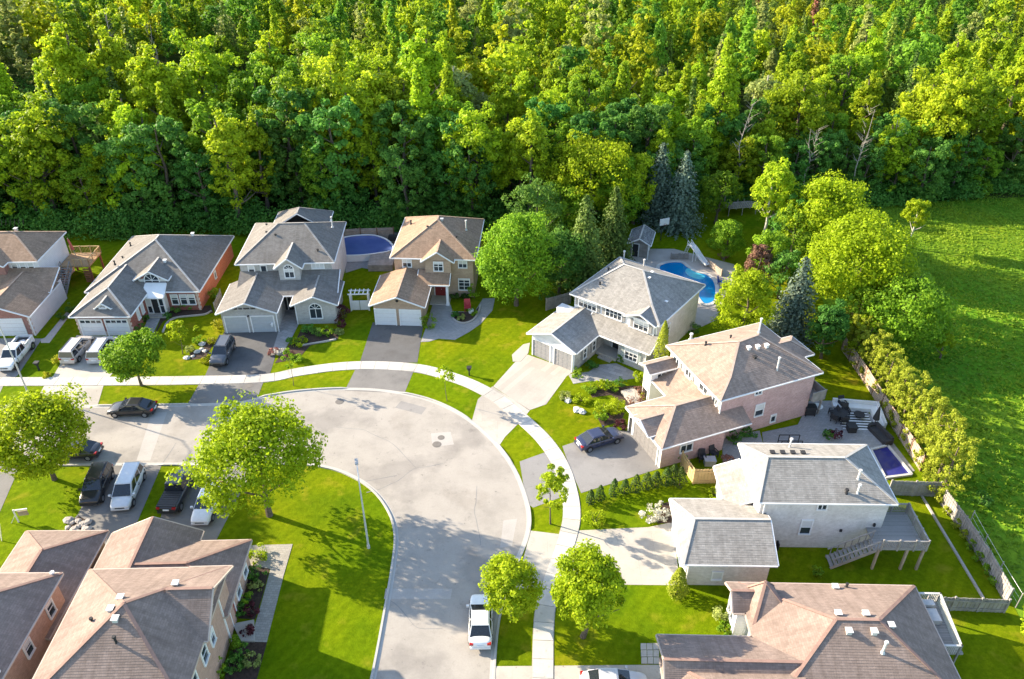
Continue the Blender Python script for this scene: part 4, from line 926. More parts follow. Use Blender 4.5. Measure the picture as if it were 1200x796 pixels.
def conifer(seed, Rx, z0, z1, tiers, per, leaf, droop=.35, taper=1.0, ragged=.25):
    rs = np.random.RandomState(seed); out = []; tint = []
    for t in range(tiers):
        f = t/tiers; z = z0+(z1-z0)*f; r = Rx*(1-f)**taper*rs.uniform(1-ragged, 1.05)+.08
        nb = max(4, int(per*(1-f*.6)))
        a0 = rs.uniform(0, 6.28)
        for k in range(nb):
            a = a0+6.283*k/nb+rs.normal(0, .18); rb = r*rs.uniform(1-ragged, 1.1)
            m = max(3, int(rb/leaf*2.2)); q = np.linspace(.12, 1, m)+rs.uniform(-.06, .06, m)
            c = np.stack([np.cos(a)*rb*q, np.sin(a)*rb*q, z-droop*rb*q**1.3*.8+.12*rb], 1)+rs.normal(0, leaf*.22, (m, 3))
            d = np.tile(np.array([np.cos(a)*.75, np.sin(a)*.75, .7]), (m, 1))
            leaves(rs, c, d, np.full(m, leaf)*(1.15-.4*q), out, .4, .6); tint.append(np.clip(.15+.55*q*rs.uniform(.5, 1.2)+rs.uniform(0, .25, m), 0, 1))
    return np.concatenate(out), np.concatenate(tint)
def trunk_mb(seed, h, r, z0, Rx, limbs=6, lean=.03):
    rs = random.Random(seed); b = MB(); p = Vector((0, 0, -.1)); N = 5; pts = [p]
    for i in range(N):
        p = p+Vector((rs.uniform(-lean, lean)*h, rs.uniform(-lean, lean)*h, h/N)); pts.append(p)
    for i in range(N): b.cyl(pts[i], pts[i+1], r*(1-.72*i/N)*(1.25 if i == 0 else 1), r*(1-.72*(i+1)/N), 8, caps=False)
    for k in range(limbs):
        t = rs.uniform(max(.2, z0/h*.8), .85); i = min(N-1, int(t*N)); q = pts[i].lerp(pts[i+1], t*N-i)
        a = 6.283*k/limbs+rs.uniform(-.4, .4); L = Rx*rs.uniform(.55, .9)*(1.1-.5*t)
        e = q+Vector((math.cos(a)*L, math.sin(a)*L, L*rs.uniform(.5, 1.0)))
        mid = q.lerp(e, .5)+Vector((0, 0, -.08*L)); rr = r*(1-.7*t)*.55
        b.cyl(q, mid, rr, rr*.7, 6, caps=False); b.cyl(mid, e, rr*.7, rr*.2, 5, caps=False)
    return b
def tree(name, label, loc, h, Rx, z0, ncl, nl, leaf, mat, seed, shape='round', cat='tree', group=None, bark=None, rad=None, clr=(.17, .38)):
    tr = trunk_mb(seed, h*.86, rad or h*.017+.05, z0, Rx, 7).obj(name, bark or m_bark, None, True)
    tr.location = loc; tag(tr, label, cat, group)
    V, t = crown(seed, Rx, z0, h, ncl, nl, leaf, shape, clr); me = np_quads('crown', V, mat, t)
    link('crown', me, tr); return tr
def conif(name, label, loc, h, Rx, z0, tiers, per, leaf, mat, seed, cat='conifer', group=None, **k):
    b = MB(); b.cyl((0, 0, -.1), (0, 0, h*.97), h*.014+.05, .02, 8, caps=False); tr = b.obj(name, m_bark); tr.location = loc; tag(tr, label, cat, group)
    V, t = conifer(seed, Rx, z0, h, tiers, per, leaf, **k); link('crown', np_quads('crown', V, mat, t), tr); return tr
def copy_tree(o, loc, rz, s, label=None, group=None, lean=None):
    r = o.copy(); COL.objects.link(r); r.location = loc; r.rotation_euler = (rnd.uniform(-.03, .03), rnd.uniform(-.03, .03), rz); r.scale = s if isinstance(s, tuple) else (s, s, s)
    if label: r['label'] = label
    if group: r['group'] = group
    for c in list(o.children):
        k = c.copy(); COL.objects.link(k); k.parent = r
    return r
def at(px_, py_, top=None): return P(px_, py_)

# ---- street and garden trees, each its own
def gtree(label, x, y, top, Rx, ncl, nl, leaf, mat, seed, z0f=.28, **k):
    h = tall(x, y, top); return tree(k.pop('name', 'maple_tree'), label, P(x, y), h, Rx, h*z0f, ncl, nl, leaf, mat, seed, **k)
gtree('largest round lime green tree on the corner lawn inside the road bend', 316, 604, 477, 4.75, 281, 19494, 0.27, L_lime, 11, .2)
gtree('round lime tree on the lawn at the left, beside the black SUV', 64, 562, 470, 4.6, 225, 21375, 0.26, L_lime, 12, .2)
gtree('small bright green tree on the verge before the red brick bungalow', 166, 452, 397, 3.2, 131, 11970, 0.24, L_mid, 13, .26)
gtree('golden green tree beside the white sedan at the kerb', 600, 726, 659, 2.45, 112, 11970, 0.19, L_yel, 14, .24)
gtree('lime green tree on the lawn right of the sidewalk near the bottom', 683, 746, 650, 2.9, 150, 15960, 0.21, L_lime, 15, .2)
gtree('slim yellow green young tree on the small verge by the grey drive', 645, 614, 545, 1.55,  34, 3600, 0.19, L_yel, 16, .2, rad=.07, name='young_tree', shape='vase')
gtree('broad round green maple between the tan house and the white grey house', 605, 358, 253, 5.0, 243, 27075, 0.27, L_mid, 17, .1)
gtree('bare looking sapling with few leaves on the verge below the tan house lawn', 524, 470, 428, 1.0, 26, 741, 0.18, L_yel, 18, .45, rad=.035, name='sapling')
gtree('small sapling on the verge in front of the grey brick house', 344, 452, 408, .8, 22, 570, 0.16, L_mid, 19, .45, rad=.035, name='sapling')
gtree('small leafy ornamental tree in the planted bed of the bungalow lawn', 214, 415, 375, 1.3, 41, 1995, 0.19, L_lime, 20, .3, rad=.05, name='ornamental_tree')
gtree('broad yellow green tree standing alone at the wood edge above the spruces', 692, 268, 156, 6.4, 177, 14820, 0.34, L_lime, 21, .2)
gtree('big bright tree of the pair on the field side behind the pool garden', 958, 305, 212, 6.0, 206, 15960, 0.34, L_lime, 22, .15)
gtree('bright round tree in front of the field, right of the blue spruce', 988, 372, 248, 6.4, 243, 19950, 0.32, L_lime, 23, .12)
gtree('dense mid green tree on the field edge above the hedge', 1050, 410, 326, 4.8, 168, 14250, 0.29, L_mid, 24, .1)
gtree('green tree in the pool garden, left of the big bright trees', 866, 402, 316, 3.6, 131, 11970, 0.24, L_lime, 25, .1)
gtree('reddish brown ornamental tree at the end of the curved pool', 884, 345, 288, 1.9, 83, 6270, 0.22, L_pink, 26, .15, name='ornamental_tree')
gtree('rounded bushy tree on the garden lawn beyond the pool slide', 848, 305, 252, 2.5, 102, 7410, 0.24, L_mid, 27, .08)
gtree('slender tree with a tall bare trunk behind the pool garden lawn', 893, 292, 190, 3.0, 112, 7410, 0.32, L_for, 28, .45, bark=m_pale)
gtree('lone young tree leaning on the open field below the wood', 1062, 290, 233, 1.9, 67, 3705, 0.26, L_yel, 29, .35, bark=m_pale)
gtree('small yellow green bush tree out on the field beside the hedge', 1101, 420, 386, 1.1, 41, 2280, 0.21, L_yel, 30, .1)
gtree('bright leafy tree cut by the right edge of the photo near the bottom', 1212, 775, 690, 2.6, 112, 10260, 0.21, L_lime, 31, .05)
gtree('dark green tree over the end of the fence behind the pink brick house', 962, 420, 352, 2.2, 102, 9120, 0.22, L_deep, 32, .1)
gtree('dense dark tree right of the round maple, left of the white grey house', 655, 345, 270, 3.4, 158, 13680, 0.26, L_deep, 33, .1)
gtree('yellow green tree left of the spruces at the wood edge', 742, 262, 180, 3.0, 112, 8550, 0.30, L_for, 34, .1)
gtree('dark leafy tree behind the round maple at the wood edge', 628, 300, 205, 4.2, 100, 6300, 0.30, L_deep, 35, .05)
gtree('green tree filling the gap between the spruces and the wood', 655, 285, 215, 4.2, 100, 6300, 0.30, L_mid, 36, .05)
gtree('mid green tree at the wood edge left of the garden shed', 722, 275, 190, 3.9, 100, 6300, 0.30, L_mid, 37, .05)
gtree('dark tree shading the far end of the pool garden lawn', 925, 300, 225, 3.6, 87, 5400, 0.29, L_deep, 38, .05)
gtree('low dark tree between the blue spruce and the big bright trees', 912, 350, 290, 2.6, 75, 4500, 0.26, L_deep, 39, .05)
gtree('bushy green tree right of the blue spruce by the field', 1000, 400, 335, 3.4, 87, 5400, 0.27, L_mid, 40, .05)
gtree('rounded green tree on the field edge behind the bright pair', 1022, 330, 262, 3.6, 87, 5400, 0.29, L_mid, 46, .05)
gtree('small bright tree at the upper end of the cedar hedge', 1003, 415, 372, 2.2, 62, 3900, 0.22, L_yel, 47, .05)
gtree('leafy tree at the back of the garden lawn, left of the play frame', 838, 262, 196, 3.6, 50, 4200, .32, L_mid, 48, .08)
gtree('bright leafy tree right of the play frame at the wood edge', 905, 272, 200, 3.8, 50, 4200, .32, L_lime, 49, .08)
gtree('green tree between the garden lawn and the big bright pair', 922, 315, 240, 3.4, 48, 4000, .30, L_mid, 50, .06)
gtree('round green tree at the right end of the curved pool patio', 895, 330, 268, 2.8, 44, 3600, .28, L_mid, 53, .06)
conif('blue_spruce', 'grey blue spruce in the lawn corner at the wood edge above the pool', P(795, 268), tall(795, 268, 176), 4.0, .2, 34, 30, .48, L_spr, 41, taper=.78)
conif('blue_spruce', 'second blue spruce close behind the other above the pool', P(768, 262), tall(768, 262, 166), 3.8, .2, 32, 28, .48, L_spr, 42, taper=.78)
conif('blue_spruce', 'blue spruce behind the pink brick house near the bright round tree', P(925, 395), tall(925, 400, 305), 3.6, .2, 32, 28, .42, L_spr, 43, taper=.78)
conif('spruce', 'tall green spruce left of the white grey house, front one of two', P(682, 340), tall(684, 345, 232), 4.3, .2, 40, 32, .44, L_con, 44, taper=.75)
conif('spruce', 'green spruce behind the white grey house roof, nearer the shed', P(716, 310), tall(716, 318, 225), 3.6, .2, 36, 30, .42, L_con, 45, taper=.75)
def cedar(label, x, y, h, r, mat, seed, n=1500, leaf=.16, group=None, name='cedar'):
    rs = np.random.RandomState(seed); N = n; z = rs.uniform(0, 1, N)**.85; a = rs.uniform(0, 6.283, N)
    prof = np.minimum(1, (z+.04)*7)*(1-z)**.62*(1+.12*np.sin(a*3+z*9)); rr = r*prof*rs.uniform(.72, 1.08, N)*1.25
    c = np.stack([np.cos(a)*rr, np.sin(a)*rr, .08+z*h], 1); d = np.stack([np.cos(a), np.sin(a), .7+0*a], 1); out = []
    leaves(rs, c, d, np.full(N, leaf), out, .45, .6)
    b = MB(); b.cyl((0, 0, -.05), (0, 0, h*.8), .05, .01, 6, caps=False); tr = b.obj(name, m_bark); tr.location = P(x, y); tag(tr, label, 'cedar', group)
    link('crown', np_quads('crown', np.concatenate(out), mat, np.clip(rs.uniform(0, .7, N)+.3*z, 0, 1)), tr); return tr
cedar('tall green column cedar at the corner of the white grey house', 772, 440, tall(772, 440, 377), .85, L_ced, 51, 3200, .2)
cedar('broad column cedar at the garage corner beside the pale concrete drive', 793, 697, 3.1, .75, L_ced, 52, 2400, .17)
g = 'small dark cedars planted in a row on the lawn'
rowp = [(692, 590, 'leftmost in'), (703, 586, 'second from the left in'), (719, 581, 'third from the left in'), (732, 578, 'fourth from the left in'), (744.5, 576, 'fifth from the left in'), (757, 573, 'sixth from the left in'),
        (768, 570, 'seventh from the left in'), (780, 568, 'third from the right in'), (788, 566, 'second from the right in'), (796, 569, 'rightmost in')]
for i, (x, y, w) in enumerate(rowp):
    cedar('small dark pointed cedar, %s the lawn row' % w, x, y, rnd.uniform(1.5, 2.1)+.05*i, .42+.02*i, L_cdk, 60+i, 650, .15, g)
# the clipped cedar hedge outside the fence: one broad cedar after another
hp = [(1004, 398), (1013, 412), (1022, 424), (1031, 438), (1041, 451), (1050, 464), (1060, 478), (1069, 492), (1079, 506), (1088, 520), (1097, 534), (1104, 548), (1110, 562), (1113, 576)]
for i, (x, y) in enumerate(hp):
    hh = 5.2+.16*i+rnd.uniform(-.3, .3); nm = ['first', 'second', 'third', 'fourth', 'fifth', 'sixth', 'seventh', 'eighth', 'ninth', 'tenth', 'eleventh', 'twelfth', 'thirteenth', 'last'][i]
    t = tree('hedge_cedar', 'yellow green hedge cedar outside the long fence, %s counted from the wood end' % nm, P(x-13, y+3), hh, 1.65+.03*i, .0, 100, 6000, .17, L_ced, 80+i, 'column', 'hedge', 'hedge of yellow green cedars outside the fence', clr=(.14, .28))
# ---- shrubs
def shrub(label, x, y, r, h, mat, seed, n=420, leaf=.15, name='shrub', group=None):
    V, t = crown(seed, r, .02, h, 14, n, leaf, 'low', (.28, .5)); me = np_quads(name, V, mat, t)
    b = MB()
    for k in range(4): a = k*1.6+seed; b.cyl((0, 0, -.02), (math.cos(a)*r*.5, math.sin(a)*r*.5, h*.7), .025, .01, 5, caps=False)
    o = b.obj(name, m_bark); o.location = P(x, y); link('foliage', me, o); tag(o, label, 'shrub', group); return o
SH = [  # bungalow, grey house, tan house
 ('golden shrub beside the grey garage, against its left corner', 256, 386, .85, 1.3, L_gold), ('golden ground shrub left of the dark SUV bonnet', 249, 402, .7, .6, L_gold), ('yellow shrub lower left of the dark SUV', 244, 424, .8, .55, L_gold),
 ('dark green shrub under the bungalow windows, left one', 207, 365, .8, .9, L_deep), ('dark round shrub below the bungalow middle window', 222, 362, .75, .9, L_deep), ('tall dark shrub at the right front corner of the bungalow', 231, 360, .9, 1.7, L_deep),
 ('green shrub at the foot of the orange brick wall', 252, 350, 1.0, 1.5, L_mid), ('shrub beside the bungalow flagstone path', 196, 372, .6, .6, L_deep), ('low shrub against the red garage side wall', 165, 388, .7, .8, L_deep), ('second low shrub along the red garage side wall', 170, 376, .6, .8, L_deep),
 ('pale leaved shrub among stones in the bungalow lawn bed', 222, 412, .6, .7, L_oliv), ('leafy shrub at the edge of the bungalow lawn bed near the SUV', 233, 402, .7, .8, L_mid), ('yellow green little bush in the shaded bungalow lawn', 231, 388, .45, .6, L_yel),
 ('burgundy shrub at the right corner of the grey brick house, taller', 403, 374, 1.1, 2.3, L_red), ('lower burgundy shrub in front of the taller one', 400, 384, .8, 1.2, L_red), ('dark green shrub under the arched window, left', 362, 391, .9, 1.1, L_deep),
 ('dark green shrub under the arched window, middle', 373, 393, .8, 1.0, L_deep), ('round green shrub under the arched window, right', 384, 393, .75, 1.0, L_mid), ('grey leaved shrub at the right end of the arched window bed', 398, 391, .6, .7, L_oliv),
 ('bright green low shrub at the front of the grey house bed', 352, 404, 1.0, .9, L_lime), ('dark shrub beside the flagstone path of the grey house', 342, 403, .7, .8, L_deep), ('orange pink flowering shrub at the drive corner', 322, 415, .7, .7, L_pink),
 ('pale pink flowering shrub beside the orange one', 331, 415, .6, .6, L_wht), ('brownish shrub in the bed corner by the sidewalk', 339, 418, .7, .7, L_pink), ('low green shrub at the lower end of the bed by the sidewalk', 347, 423, .8, .6, L_mid),
 ('round green bush at the tan garage corner', 504, 384, 1.15, 1.7, L_mid), ('green column shrub at the right corner of the tan house', 556, 350, .9, 2.6, L_mid), ('dark shrub below the tan house window, left', 534, 350, .7, .8, L_cdk), ('dark shrub below the tan house window, right', 546, 350, .7, .7, L_cdk),
 ('small leafy plant in the curved planting bed, left', 533, 371, .6, .6, L_deep), ('plant with pale leaves in the middle of the curved bed', 541, 374, .6, .5, L_oliv), ('green plant at the right end of the curved bed', 553, 368, .7, .7, L_mid),
 # garden before the white grey house
 ('large lime shrub in the front garden bed, near the dark sedan', 722, 484, 1.5, 1.5, L_lime), ('lime shrub in the front garden bed beside the big one', 704, 480, 1.0, 1.0, L_lime), ('round clipped green shrub at the bed edge above the sedan', 703, 492, .85, .9, L_mid),
 ('green shrub in the upper row of the garden bed, left', 690, 458, .95, .9, L_mid), ('lime shrub in the upper row of the garden bed, middle', 702, 455, .95, 1.0, L_lime), ('green shrub in the upper row of the garden bed, right', 716, 456, .9, 1.0, L_mid), ('dark round shrub in the upper garden row near the path', 727, 452, .7, .8, L_deep),
 ('pink brown shrub beside the portico garden', 746, 470, 1.2, 1.3, L_pink), ('lime shrub at the foot of the tall column cedar', 752, 449, 1.0, 1.1, L_lime), ('golden shrub right of the pink brown shrub', 757, 468, .8, .9, L_gold), ('low lime shrub in the middle of the garden bed', 681, 470, 1.0, .7, L_lime),
 ('dark red low shrub beside the portico step', 726, 500, .8, .7, L_red), ('low plant by the striped drive edge', 662, 466, .8, .5, L_oliv), ('green plant beside the grey garage corner', 676, 440, .8, .7, L_mid), ('dark shrub at the garage side of the recessed entry', 694, 430, .8, .9, L_deep), ('shrub right of the entry steps against the stone bay', 729, 424, .6, 1.1, L_deep), ('green shrub along the white side wall', 812, 390, 1.0, 1.2, L_deep), ('pale small bush beside the white portico', 781, 461, .5, .9, L_oliv),
 # beside ash grey garage and lawn row
 ('white flowering round shrub by the ash grey garage, left', 760, 608, 1.0, 1.3, L_wht), ('white flowering shrub against the ash grey garage corner', 776, 606, .9, 1.3, L_wht), ('yellow green round shrub on the lawn below the cedar row', 697, 612, 1.05, 1.3, L_yel), ('small yellow shrub at the right end of the lawn by the wooden fence', 836, 580, .7, .8, L_yel),
 ('brown tipped shrub beside the yellow wooden fence', 851, 545, .7, 1.2, L_pink), ('dark shrub against the pink garage side wall', 796, 538, .7, 1.1, L_deep), ('dark green shrub in the gap below the pink wall, left', 858, 515, .9, 1.1, L_deep), ('dark green shrub in the gap below the pink wall, right', 876, 512, .9, .8, L_deep),
 ('red leaved shrub on the patio behind the ash grey house', 978, 515, .8, 1.0, L_red), ('green shrub beside the red leaved one on the patio', 970, 512, .7, .9, L_deep), ('small plant in the shaded strip below the ash grey wall', 956, 675, .6, .9, L_mid), ('shrub by the white gable wall of the brown roofed bungalow', 846, 724, .9, 1.1, L_oliv), ('green plant below the white gable wall', 848, 740, .7, .7, L_mid),
 # peach house bed
 ('yellow green shrub at the top of the paver path bed', 305, 655, 1.0, 1.1, L_yel), ('green shrub along the peach wall, upper', 300, 676, .8, .9, L_deep), ('white flecked plant in the peach house bed', 300, 690, .6, .6, L_oliv), ('round green shrub beside the peach porch slab', 291, 706, .7, 1.0, L_mid), ('dark shrub against the peach wall near the porch', 284, 716, .7, .8, L_deep),
 ('burgundy shrub right of the porch slab, upper', 297, 718, .6, .9, L_red), ('burgundy shrub on the porch slab edge, lower', 290, 743, .6, .8, L_red), ('dark green shrub below the porch slab, first', 276, 758, .7, .9, L_mid), ('green shrub below the porch slab, second', 281, 770, .75, .9, L_deep), ('grey green plant by the lawn edge at the bottom bed', 296, 776, .7, .7, L_oliv), ('tall narrow plant against the peach wall at the bottom', 259, 790, .6, 1.6, L_mid), ('dark shrub in the bottom bed near the edge of the photo', 272, 786, .8, .9, L_deep),
 ('leafy shrub behind the white house stair', 84, 366, .7, 1.1, L_deep), ('dark plant between the white wall and the concrete path', 73, 374, .6, .8, L_deep), ('pale round shrub by the small pool deck', 862, 352, .7, .8, L_oliv), ('green shrub behind the pool slide', 838, 290, 1.2, 1.4, L_mid), ('orange green bush right of the pool slide', 848, 302, .9, 1.2, L_pink),
 ('green shrub at the left end of the grey fence before the maple', 640, 352, 1.1, 1.3, L_deep), ('yellow bush on the white house lawn near the brown van', 66, 425, .6, .9, L_gold), ('flat yellow plant on the white house lawn by the walk', 55, 441, .6, .35, L_gold), ('rounded green shrub in the hedge gap at the field fence', 1130, 560, 1.3, 1.5, L_mid), ('dark bush in the field beside the last hedge cedar', 1150, 590, 1.0, .8, L_deep)]
for i, (lb, x, y, r, hh, m) in enumerate(SH): shrub(lb, x, y, r, hh, m, 200+i, int(260*r+260), .13+.04*r)
g = 'small cedars along the inside of the right fence'
for i in range(8):
    t = i/7; shrub('small round cedar inside the right hand fence, %s from the top' % ['first', 'second', 'third', 'fourth', 'fifth', 'sixth', 'seventh', 'eighth'][i], 1101+62*t, 590+95*t, .5, .95, L_ced if i < 4 else L_mid, 400+i, 320, .14, 'small_cedar', g)

# ---- the wood behind: some three hundred trees, then the far rest as one mass
protos = []
def proto(kind, label, h, Rx, z0, ncl, nl, leaf, mat, seed, shape, bark=m_bark, cat='tree', grp='trees of the wood behind the houses'):
    o = tree(kind, label, (0, -400, 0), h, Rx, z0, ncl, nl, leaf, mat, seed, shape, cat, grp, bark, clr=(.14, .30)); return o
BL = 'rounded bright broadleaf tree in the wood behind the houses'; PL = 'tall narrow poplar standing in the wood behind the houses'
A = [proto('broadleaf_tree', BL, 15, 4.6, .2, 150, 8200, .40, L_for, 301, 'egg'), proto('broadleaf_tree', BL, 17, 5.0, .2, 170, 9200, .41, L_for, 302, 'round'), proto('broadleaf_tree', BL, 15, 3.9, .1, 150, 8600, .38, L_mid, 303, 'column'),
     proto('poplar_tree', PL, 20, 3.6, .6, 150, 8400, .39, L_for, 304, 'tall'), proto('poplar_tree', PL, 18, 3.2, .5, 140, 7600, .38, L_for, 305, 'spire'),
     proto('olive_tree', 'pale olive green loose tree in the wood behind the houses', 15, 4.0, .6, 120, 5600, .39, L_oliv, 306, 'egg', m_pale)]
cf = []
for sd_, hh, rr in ((311, 15, 2.7), (312, 12, 2.3)):
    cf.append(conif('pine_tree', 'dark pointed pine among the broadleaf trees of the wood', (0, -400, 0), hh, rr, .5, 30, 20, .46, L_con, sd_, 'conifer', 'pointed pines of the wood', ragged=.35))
D = [proto('shade_toned_tree', 'dense green tree with shade-darkened leaves of the front row behind the gardens', 16, 4.0, .1, 150, 9600, .40, L_deep, 321, 'column', grp='shade-darkened front row of the wood'),
     proto('shade_toned_tree', 'dense green tree with shade-darkened leaves of the front row behind the gardens', 14, 3.6, .1, 140, 8600, .39, L_deep, 322, 'column', grp='shade-darkened front row of the wood')]  # leaf colour itself darkened to hold the front row's shade
used = {}
def put(o, p, rz, s):
    if o.name not in used:
        used[o.name] = 1; o.location = p; o.rotation_euler.z = rz; o.scale = s if isinstance(s, tuple) else (s, s, s); return o
    return copy_tree(o, p, rz, s)
def front_y(x):     # world y of the wood's edge as a function of world x
    pts = [(-260, 104.5), (-60, 105), (-8, 107), (6, 109), (24, 111), (30, 116.5), (38, 118), (50, 117), (62, 117), (76, 121), (100, 124), (160, 130)]
    for (a, b), (c, d) in zip(pts, pts[1:]):
        if a <= x <= c: return b+(d-b)*(x-a)/(c-a)
    return 120
rw = random.Random(5); spots = []; y = 104.0; row = 0
while y < 296:
    step = 5.4+.013*(y-104); half = y*.70+22; x = -half+rw.uniform(0, step)
    while x < half:
        p = (x+rw.uniform(-1.7, 1.7), y+rw.uniform(-1.8, 1.8))
        if p[1] > front_y(p[0])+1.5: spots.append(p)
        x += step
    y += step*.86; row += 1
def gap(x, y):       # the low shaded hollow seen over the front rows at the left
    return ((x+72)/38)**2+((y-158)/27)**2 < 1 or ((x+12)/16)**2+((y-168)/12)**2 < 1
spots = [p for p in spots if not gap(*p)]
spots.sort(key=lambda p: p[1]-.12*abs(p[0]))
near, far = spots[:262], spots[262:]
KIND = {'broadleaf_tree': 'rounded bright broadleaf tree', 'poplar_tree': 'tall narrow poplar', 'olive_tree': 'pale olive loose tree', 'pine_tree': 'dark pointed pine', 'shade_toned_tree': 'dense green tree with shade-darkened leaves'}
def zone_label(t, x, d):
    z = 'behind the white house' if x < -55 else 'behind the bungalow' if x < -36 else 'behind the grey brick house' if x < -20 else 'behind the tan house' if x < -4 else 'behind the round maple' if x < 14 else 'behind the garden shed' if x < 34 else 'behind the garden lawn' if x < 56 else 'above the open field'
    r = 'at the front edge of the wood' if d < 8 else 'in the second rows of the wood' if d < 20 else 'deeper in the wood'
    t['label'] = KIND[t.name.split('.')[0]]+' '+r+' '+z
for i, (x, y) in enumerate(near):
    fy = front_y(x); d = y-fy; k = rw.random()
    right = x > 62
    if d < 11 and not right: o = rw.choice(D) if k < .5 else rw.choice(A[:4])
    elif right and k < .34: o = rw.choice(cf)
    elif k < .13: o = rw.choice(cf)
    elif k < .55: o = rw.choice(A[:3])
    elif k < .92: o = rw.choice(A[3:5])
    else: o = A[5]
    s = rw.uniform(.74, 1.28)*(1.08 if x < -6 else .92)
    if d < 4: s *= .86
    if 180 < y < 215 and x < -30: s *= 1.15
    t = put(o, Vector((x, y, 0)), rw.uniform(0, 6.28), (s*rw.uniform(.92, 1.12), s*rw.uniform(.92, 1.12), s))
    zone_label(t, x, d)
for i in range(24):
    x = 22+i*4.2+rw.uniform(-1.2, 1.2); o = rw.choice(D+[A[2], A[0]]); s = rw.uniform(.55, .85); zone_label(put(o, Vector((x, front_y(x)+rw.uniform(-1, 2.5), 0)), rw.uniform(0, 6.28), (s*1.15, s*1.15, s)), x, 2)
# pale and dead trees that stand out
m_dead = plain('dead_bark', (.27, .24, .21), .9, var=.25, scale=4)
def bare(label, x, y, top, seed, lean=.05, spread=2.2):
    h = tall(x, y, top); b = trunk_mb(seed, h, .12, h*.35, spread*.8, 12, lean); rs = random.Random(seed)
    for k in range(26):
        z = rs.uniform(.45, 1)*h; a = rs.uniform(0, 6.28); L = rs.uniform(.5, 1.6)
        b.cyl((0, 0, z), (math.cos(a)*L, math.sin(a)*L, z+L*.8), .035, .01, 4, caps=False)
    o = b.obj('dead_tree', m_dead); o.location = P(x, y); tag(o, label, 'dead tree', 'bare dead trees at the wood edge')
bare('pale bare dead trunk leaning at the wood edge, above the field corner', 1030, 232, 140, 1, .05); bare('grey bare branched dead tree left of the leaning dead trunk', 992, 240, 128, 2, .04); bare('thin grey dead stem right of the slender tall tree', 940, 238, 150, 3)
bare('bare grey dead tree behind the spruces of the pool garden', 862, 236, 118, 4); bare('pale straight bare trunk in the dark hollow, upper left', 190, 108, 30, 5, .03, 1.2); bare('second pale bare trunk in the dark hollow', 145, 100, 12, 6, .02, 1.2)
# far rest as one mass
def wood_mass():
    VS = []; TS = []; MS = []; rs = np.random.RandomState(99); temp = []
    mats = [L_far, leafmat('far_green_leaves', (.06, .18, .02), (.28, .50, .04), .48, 0, 0), leafmat('far_olive_leaves', (.19, .24, .06), (.46, .50, .13), .45, 0, 0),
            leafmat('far_yellow_leaves', (.22, .28, .01), (.58, .60, .025), .5, 0, 0), leafmat('far_pine_needles', (.05, .12, .015), (.26, .34, .045), .3, 0, 0), L_rust]
    for sd_, Rx, h, z0, shp in ((1, 4.3, 15, 3, 'egg'), (2, 3.0, 20, 4, 'tall'), (3, 4.8, 15, 3, 'round'), (4, 2.9, 18, 3, 'spire'), (5, 3.6, 17, 3, 'spire')): temp.append(crown(500+sd_, Rx, .6, h, 80, 1750, .58, shp, (.13, .30)))
    pin = [conifer(520+k, 2.9, .6, 13.5, 22, 15, .58, ragged=.4, taper=.7) for k in range(3)]
    for (x, y) in far:
        pine = (x > 52 and y > 150 and rs.rand() < .55) or rs.rand() < .10
        V, T = pin[rs.randint(3)] if pine else temp[rs.randint(5)]
        if y > 230: sel = rs.rand(len(V)) < .7; V, T = V[sel], T[sel]
        a = rs.uniform(0, 6.28); s = rs.uniform(.66, 1.28); c, q = np.cos(a), np.sin(a); w = s*rs.uniform(.85, 1.2)
        M = np.array([[c*w, -q*w, 0], [q*w, c*w, 0], [0, 0, s]])
        VS.append(V@M.T+np.array([x, y, 0])); TS.append(np.clip(T*.7+rs.uniform(-.2, .45), 0, 1))
        r = rs.rand(); m = (5 if r < .02 else 4 if r < .8 else 0) if pine else (0 if r < .45 else 1 if r < .72 else 2 if r < .84 else 3)
        MS.append(np.full(len(V), m, np.int32))
    me = np_quads('far_wood', np.concatenate(VS), mats, np.concatenate(TS)); me.polygons.foreach_set('material_index', np.concatenate(MS)); me.update()
    o = link('far_wood', me); tag(o, 'far part of the dense green wood filling the top of the photo', 'wood', kind='stuff')
wood_mass()
# undergrowth of the wood edge and hollow
def under():
    rs = np.random.RandomState(77); out = []; tt = []
    for k in range(1000):
        if k < 520: x = rs.uniform(-82, 62); y = front_y(x)+rs.uniform(-.8, 5); r = rs.uniform(.9, 2.3); hz = rs.uniform(1.0, 2.4)
        elif k < 720: x = rs.uniform(-112, -36); y = rs.uniform(132, 186); r = rs.uniform(.8, 2.4); hz = rs.uniform(.8, 1.4)
        else: x = rs.uniform(24, 118); y = front_y(x)+rs.uniform(-1.5, 4); r = rs.uniform(.8, 2.2); hz = rs.uniform(.9, 1.8)
        n = 170; d = unit(rs, n); d[:, 2] = np.abs(d[:, 2])
        leaves(rs, np.array([x, y, r*.2])+d*np.array([1, 1, hz])*r*rs.uniform(.55, 1.1, (n, 1)), d, np.full(n, .36), out); tt.append(np.clip(rs.uniform(0, .5)+rs.uniform(0, .4, n), 0, 1))
    tag(link('undergrowth', np_quads('undergrowth', np.concatenate(out), L_deep, np.concatenate(tt))), 'low tangled undergrowth along the edge of the wood', 'undergrowth', kind='stuff')
under()
